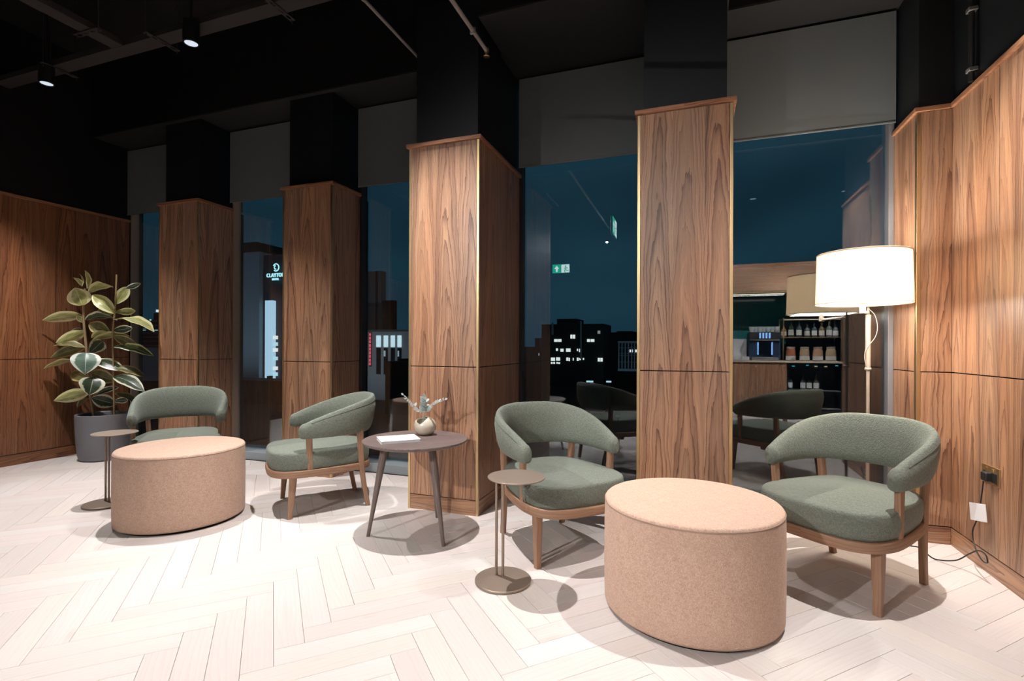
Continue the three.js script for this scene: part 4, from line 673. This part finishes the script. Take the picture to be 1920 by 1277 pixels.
// ------------------------------------------------------------------ the city at night, about 180 m away
{
  const dim = std({ color: rgb(0.030, 0.026, 0.023), roughness: 0.9 }), grey = std({ color: rgb(0.16, 0.165, 0.165), roughness: 0.9 }), pale = std({ color: rgb(0.42, 0.46, 0.50), roughness: 0.85 }), white = std({ color: rgb(0.50, 0.50, 0.50), roughness: 0.85 }), teal = std({ color: rgb(0.02, 0.045, 0.06), roughness: 0.7 });
  const glow = (r, g, b, k = 1) => std({ color: rgb(0.1, 0.1, 0.1), emissive: rgb(r, g, b), emissiveIntensity: k });
  const lit = glow(1.0, 0.96, 0.88, 1.3), litDim = glow(0.5, 0.48, 0.42, 0.7), cool = glow(0.65, 0.95, 1.0, 1.1), darkWin = std({ color: rgb(0.012, 0.014, 0.016), roughness: 0.25 });
  const Z = -180, slab = (x0, x1, y0, y1, z0, z1) => new THREE.BoxGeometry(x1 - x0, y1 - y0, z1 - z0).translate((x0 + x1) / 2, (y0 + y1) / 2, (z0 + z1) / 2);
  const building = (label, parts) => { const o = thing('city_building', label, 'building', [0, 0, 0]); for (const [n, m, [x0, x1, y0, y1], d0 = -18, d1 = 0] of parts) mesh(n, slab(x0, x1, y0, y1, Z + d0, Z + d1), m, o); return o; };
  const rows = (xs, w, ys, h, mat, d = 0.25) => ys.flatMap((y) => xs.map((x) => ['window', typeof mat === 'function' ? mat(x, y) : mat, [x, x + w, y, y + h], 0, d]));
  const ground = mesh('city_ground', slab(-420, 320, -24, -22, -400, -8), std({ color: rgb(0.012, 0.011, 0.010), roughness: 0.95 })); ground.userData = { kind: 'structure' };

  building('distant block with lit balcony rows seen behind the potted plant', [['facade', teal, [-271.5, -252.0, -21.7, 14.0]], ['roof_block', dim, [-259.8, -250.5, 14.0, 17.3], -16, -2],
    ...[0.5,2.6,4.7,6.8,8.6,10.7,12.8].map((y) => ['balcony', grey, [-270.9, -252.6, y, y + 0.5], 0, 1.2]),
    ['window', cool, [-264.6, -262.5, 8.4, 9.2], 0, 0.3], ['window', cool, [-257.4, -253.8, 8.3, 9.0], 0, 0.3], ['window', lit, [-254.9, -253.8, 17.6, 18.8], -2, 0.3], ['window', cool, [-259.5, -258.6, 13.1, 14.0], 0, 0.3],
    ['window', lit, [-264.3, -262.5, -7.9, -6.0], 0, 0.3], ['side_block', pale, [-259.8, -249.0, -16.9, -0.4], -10, 4]]);
  building('pale grey office wall with a dark roof band, left of the second pillar', [['facade', pale, [-210, -187.8, -23.2, 44.3]], ['roof_band', dim, [-210, -188.9, 44.3, 48.8], -18, 0.6]]);
  const tower = building('dark tower with a tall glowing strip and a blue-white rooftop sign', [['facade', teal, [-187.2, -162.0, -24.4, 42.8], -20, -2], ['lit_strip_screen', glow(0.62, 0.86, 1.0, 1.0), [-183.9, -179.9, -14.2, 21.5], -2, 0.4], ['lower_screen', glow(0.10, 0.33, 0.62, 1.0), [-183.6, -177.6, -23.8, -14.2], -2, 0.3],
    ...[-13.0,-10.3,-5.8,-1.9,0.8,3.8].map((y, k) => ['window', k % 2 ? lit : cool, [-179.2, -178.6, y, y + 1.6], -2, 0.4])]);
  {
    const font = await new FontLoader().loadAsync('fonts/droid/droid_sans_bold.typeface.json'), sign = glow(0.55, 0.97, 1.0, 1.5);
    const word = (t, size, cx, y) => { const g = new TextGeometry(t, { font, size, depth: 0.3, curveSegments: 3 }); g.computeBoundingBox(); const b = g.boundingBox; return g.translate(cx - (b.min.x + b.max.x) / 2, y, Z + 0.3); };
    mesh('sign_letters', word('CLAYTON', 1.72, -177.8, 32.1), sign, tower); mesh('sign_letters', word('HOTEL', 0.95, -177.8, 30.6), sign, tower);
    mesh('sign_emblem', new THREE.TorusGeometry(1.62, 0.26, 8, 40, Math.PI * 1.55).rotateZ(-Math.PI * 0.72).translate(-177.6, 36.4, Z + 0.4), sign, tower);
    mesh('sign_emblem', new THREE.TorusGeometry(0.75, 0.24, 8, 24, Math.PI * 1.1).rotateZ(Math.PI * 0.5).translate(-177.8, 36.4, Z + 0.4), sign, tower);
  }
  const winWhite = glow(0.80, 0.95, 0.98, 1.1), winDim = glow(0.35, 0.42, 0.45, 1.0), redSign = glow(1.0, 0.10, 0.14, 1.1);
  building('white low building with tall lit windows and a red vertical sign', [['facade', white, [-138, -105, -21.7, 6.9]], ['roof_edge', grey, [-138, -105, 6.9, 7.7], -18, 0.6], ['sign_board', std({ color: rgb(0.10, 0.02, 0.02), roughness: 0.6 }), [-127.5, -126.5, -7.8, 6.6], 0, 0.4],
    ['sign_letter', redSign, [-127.4, -126.6, 5.2, 6.3], 0, 0.6],['sign_letter', redSign, [-127.4, -126.6, 3.6, 4.8], 0, 0.6],['sign_letter', redSign, [-127.4, -126.6, 2.1, 3.3], 0, 0.6],['sign_letter', redSign, [-127.4, -126.6, 0.5, 1.7], 0, 0.6],['sign_letter', redSign, [-127.4, -126.6, -1.0, 0.2], 0, 0.6],['sign_letter', redSign, [-127.4, -126.6, -2.6, -1.4], 0, 0.6],['sign_letter', redSign, [-127.4, -126.6, -4.1, -2.9], 0, 0.6],['sign_letter', redSign, [-127.4, -126.6, -5.7, -4.5], 0, 0.6],['sign_letter', redSign, [-127.4, -126.6, -7.2, -6.0], 0, 0.6],
    ['window', winWhite, [-124.1, -123.1, 0.5, 5.3], 0, 0.3],['window', darkWin, [-124.1, -123.1, -10.9, 0.1], 0, 0.2],['window', winWhite, [-123.0, -122.0, 0.5, 5.3], 0, 0.3],['window', darkWin, [-123.0, -122.0, -10.9, 0.1], 0, 0.2],['window', winWhite, [-120.5, -119.5, 0.5, 5.3], 0, 0.3],['window', darkWin, [-120.5, -119.5, -10.9, 0.1], 0, 0.2],['window', winDim, [-120.4, -119.6, -3.4, -1.0], 0, 0.35],['window', winWhite, [-119.4, -118.5, 0.5, 5.3], 0, 0.3],['window', darkWin, [-119.4, -118.5, -10.9, 0.1], 0, 0.2],['window', winWhite, [-117.1, -116.1, 0.5, 5.3], 0, 0.3],['window', darkWin, [-117.1, -116.1, -6.4, 0.1], 0, 0.2],['window', winWhite, [-116.0, -115.2, 0.5, 5.3], 0, 0.3],['window', darkWin, [-116.0, -115.2, -6.4, 0.1], 0, 0.2],['window', winWhite, [-113.9, -113.0, 0.5, 5.3], 0, 0.3],['window', darkWin, [-113.9, -113.0, -6.4, 0.1], 0, 0.2],['window', winDim, [-113.7, -113.1, -3.4, -1.0], 0, 0.35],['window', winWhite, [-112.9, -112.1, 0.5, 5.3], 0, 0.3],['window', darkWin, [-112.9, -112.1, -6.4, 0.1], 0, 0.2]]);
  building('dark high-rise tower behind the white building with the red sign', [['facade', grey, [-156, -135.6, -24.7, 35.8], -24, -20], ['side_wing', dim, [-135.6, -129.6, -24.7, 22.1], -24, -21], ['pilaster', dim, [-138.3, -137.4, 7.7, 35.8], -20, -19.5], ['window', lit, [-144.9, -144.1, 14.3, 16.1], -20, -19.7]]);
  building('dark flat roof in front of the white building', [['facade', dim, [-97.2, -78, -24.7, -4.2], 20, 34], ['roof_plant', dim, [-94.5, -90.0, -4.2, -3.4], 22, 30]]);
  building('dark office block with scattered lit windows, seen left of the fourth pillar', [['facade', dim, [-52.2, -29.2, -24.7, 9.2]], ['roof_block', dim, [-47.1, -39.6, 9.2, 11.3], -16, -3], ['mast', pale, [-37.5, -37.0, -3.4, 10.2], 0.5, 1.0], ['flue', pale, [-48.1, -47.5, 5.3, 9.8], 0.5, 1.0],
    ['window', lit, [-47.3, -46.0, 2.7, 3.7], 0, 0.3],['window', lit, [-45.8, -44.6, 2.7, 3.7], 0, 0.3],['window', lit, [-41.2, -40.5, 3.9, 5.3], 0, 0.3],['window', lit, [-40.3, -39.5, 3.9, 5.3], 0, 0.3],['window', lit, [-35.1, -34.1, 2.7, 3.7], 0, 0.3],['window', lit, [-33.8, -32.5, 2.7, 3.7], 0, 0.3],['window', lit, [-46.6, -45.9, -0.6, 0.3], 0, 0.3],['window', lit, [-44.9, -43.8, -0.9, 0.2], 0, 0.3],['window', lit, [-42.8, -42.0, -0.9, 0.3], 0, 0.3],['window', lit, [-41.9, -41.2, -0.9, 0.3], 0, 0.3],['window', lit, [-38.8, -38.4, -0.6, 0.2], 0, 0.3],['window', lit, [-38.0, -37.6, -1.0, 0.2], 0, 0.3],['window', lit, [-48.5, -47.8, -4.3, -3.1], 0, 0.3],['window', lit, [-47.8, -47.0, -4.3, -3.1], 0, 0.3],['window', lit, [-46.5, -45.8, -4.2, -3.0], 0, 0.3],['window', lit, [-45.7, -45.1, -4.2, -3.0], 0, 0.3],['window', lit, [-48.5, -47.9, -5.4, -4.7], 0, 0.3],['window', lit, [-47.6, -47.0, -5.4, -4.7], 0, 0.3],['window', lit, [-46.4, -45.9, -5.3, -4.7], 0, 0.3],['window', lit, [-45.7, -45.1, -5.4, -4.8], 0, 0.3],['window', lit, [-42.7, -42.0, -4.2, -3.0], 0, 0.3],['window', lit, [-41.8, -41.4, -4.3, -3.1], 0, 0.3],['window', lit, [-40.3, -40.0, -4.1, -3.1], 0, 0.3],['window', lit, [-38.8, -38.2, -4.2, -3.0], 0, 0.3],['window', lit, [-37.9, -37.4, -3.9, -3.1], 0, 0.3],['window', lit, [-36.6, -36.2, -3.8, -3.1], 0, 0.3], ['window', lit, [-31.2, -30.5, -4.3, -3.0], 0, 0.3], ['window', lit, [-30.3, -29.5, -4.3, -3.0], 0, 0.3], ['window', litDim, [-31.3, -30.4, 5.6, 6.7], 0, 0.3]]);
  building('dark brick block standing behind the small pale building with columns', [['facade', dim, [-32.7, -15, -24.7, 6.7], -60, -22], ['roof_block', dim, [-28.8, -22.2, 6.7, 7.4], -50, -30]]);
  building('added dark block filling the window behind the floor lamp, darkens behind the mirrored bar', [['facade', std({ color: rgb(0.010, 0.013, 0.016), roughness: 0.7 }), [6, 95, -22, 27], -30, 0], ['roof_edge', dim, [6, 95, 27, 28], -30, 0.6]]);  // added block, hides the sky so the mirrored bar stands out
  building('small pale building with a grid of columns beside the fourth pillar', [['facade', darkWin, [-23.7, -12.6, -6.7, 2.6], -14, 0], ['roof_edge', pale, [-24.0, -12.3, 2.3, 3.0], -14, 1.2], ['plinth_edge', pale, [-24.0, -12.3, -7.5, -6.7], -14, 1.2],
    ...[-23.9,-22.8,-21.7,-20.6,-19.5,-18.5,-17.4,-16.3,-15.2,-14.1,-13.1].map((x) => ['pier', pale, [x, x + 0.35, -6.7, 2.3], 0, 0.9]), ...[-4.5, -2.2, -1.5, 0.5].map((y) => ['floor_band', grey, [-23.7, -12.6, y, y + 0.3], 0, 0.6]),
    ['window', lit, [-20.0, -19.0, -0.9, 0.0], 0, 0.5], ['window', lit, [-18.2, -17.4, -0.9, 0.0], 0, 0.5]]);
  building('low dark rooftops with a chimney at the left of the window with the mast', [['facade', dim, [-84, -61.5, -24.7, 0.8], -60, -30], ['chimney', dim, [-64.2, -62.2, 0.8, 4.6], -40, -31], ['window', litDim, [-62.2, -61.8, -3.0, -1.9], -30, -29.5]]);
  building('low dark terrace below the pale office wall', [['facade', dim, [-186, -141, -26.2, -13.0], 12, 26], ['chimney', dim, [-166.8, -165.6, -13.0, -11.8], 14, 16]]);
  const street = (label, x, y, z, w) => { const o = thing('street_lamp', label, 'street lamp', [x, -22, z]); mesh('pole', rod([0, 0, 0], [0, y + 22, 0], 0.12, 0.08, 10), dim, o); mesh('lamp_head', slab(-w, w, y + 22, y + 22.5, -0.5, 0.5), cool, o); };
  street('far street lamp with a short bluish head above the chair facing right', -32.2, -11.1, -170, 1.1); street('far street lamp with a small white head nearest the fourth pillar', -26.1, -11.1, -172, 0.8);
  const unseenFlood = (label, x, y, z, tx, ty, tz, cd, c) => {  // unseen sources, placed to light the far facades
    const o = thing('unseen_floodlight', label, 'unseen_floodlight', [x, y, z]); o.lookAt(tx, ty, tz); mesh('housing', slab(-0.8, 0.8, -0.5, 0.5, -0.6, -0.02), dim, o); mesh('lamp_glass', slab(-0.7, 0.7, -0.4, 0.4, -0.02, 0), glow(...c, 1), o); mesh('stand', slab(-0.1, 0.1, -2.2, -0.5, -0.4, -0.2), dim, o);
    const l = new THREE.SpotLight(rgb(...c), cd, 0, 0.62, 0.8, 2); l.name = 'unseen_flood_beam'; const d = V(tx - x, ty - y, tz - z).normalize(); l.position.set(x, y, z).addScaledVector(d, 0.1); l.target.position.set(tx, ty, tz); l.castShadow = true; scene.add(l, l.target);
  };
  unseenFlood('floodlight on the ground, an unseen source lighting the pale office wall', -192, -19, -135, -194, 18, -180, 1500, [0.75, 0.88, 1]);
  unseenFlood('floodlight on the ground, an unseen source lighting the white building', -128, -19, -138, -122, 0, -180, 1100, [0.95, 0.97, 1]);
  unseenFlood('floodlight on the ground, an unseen source lighting the small pale building', -20, -19, -150, -19, 0, -180, 260, [0.7, 0.92, 1]);
}

renderer.render(scene, camera);
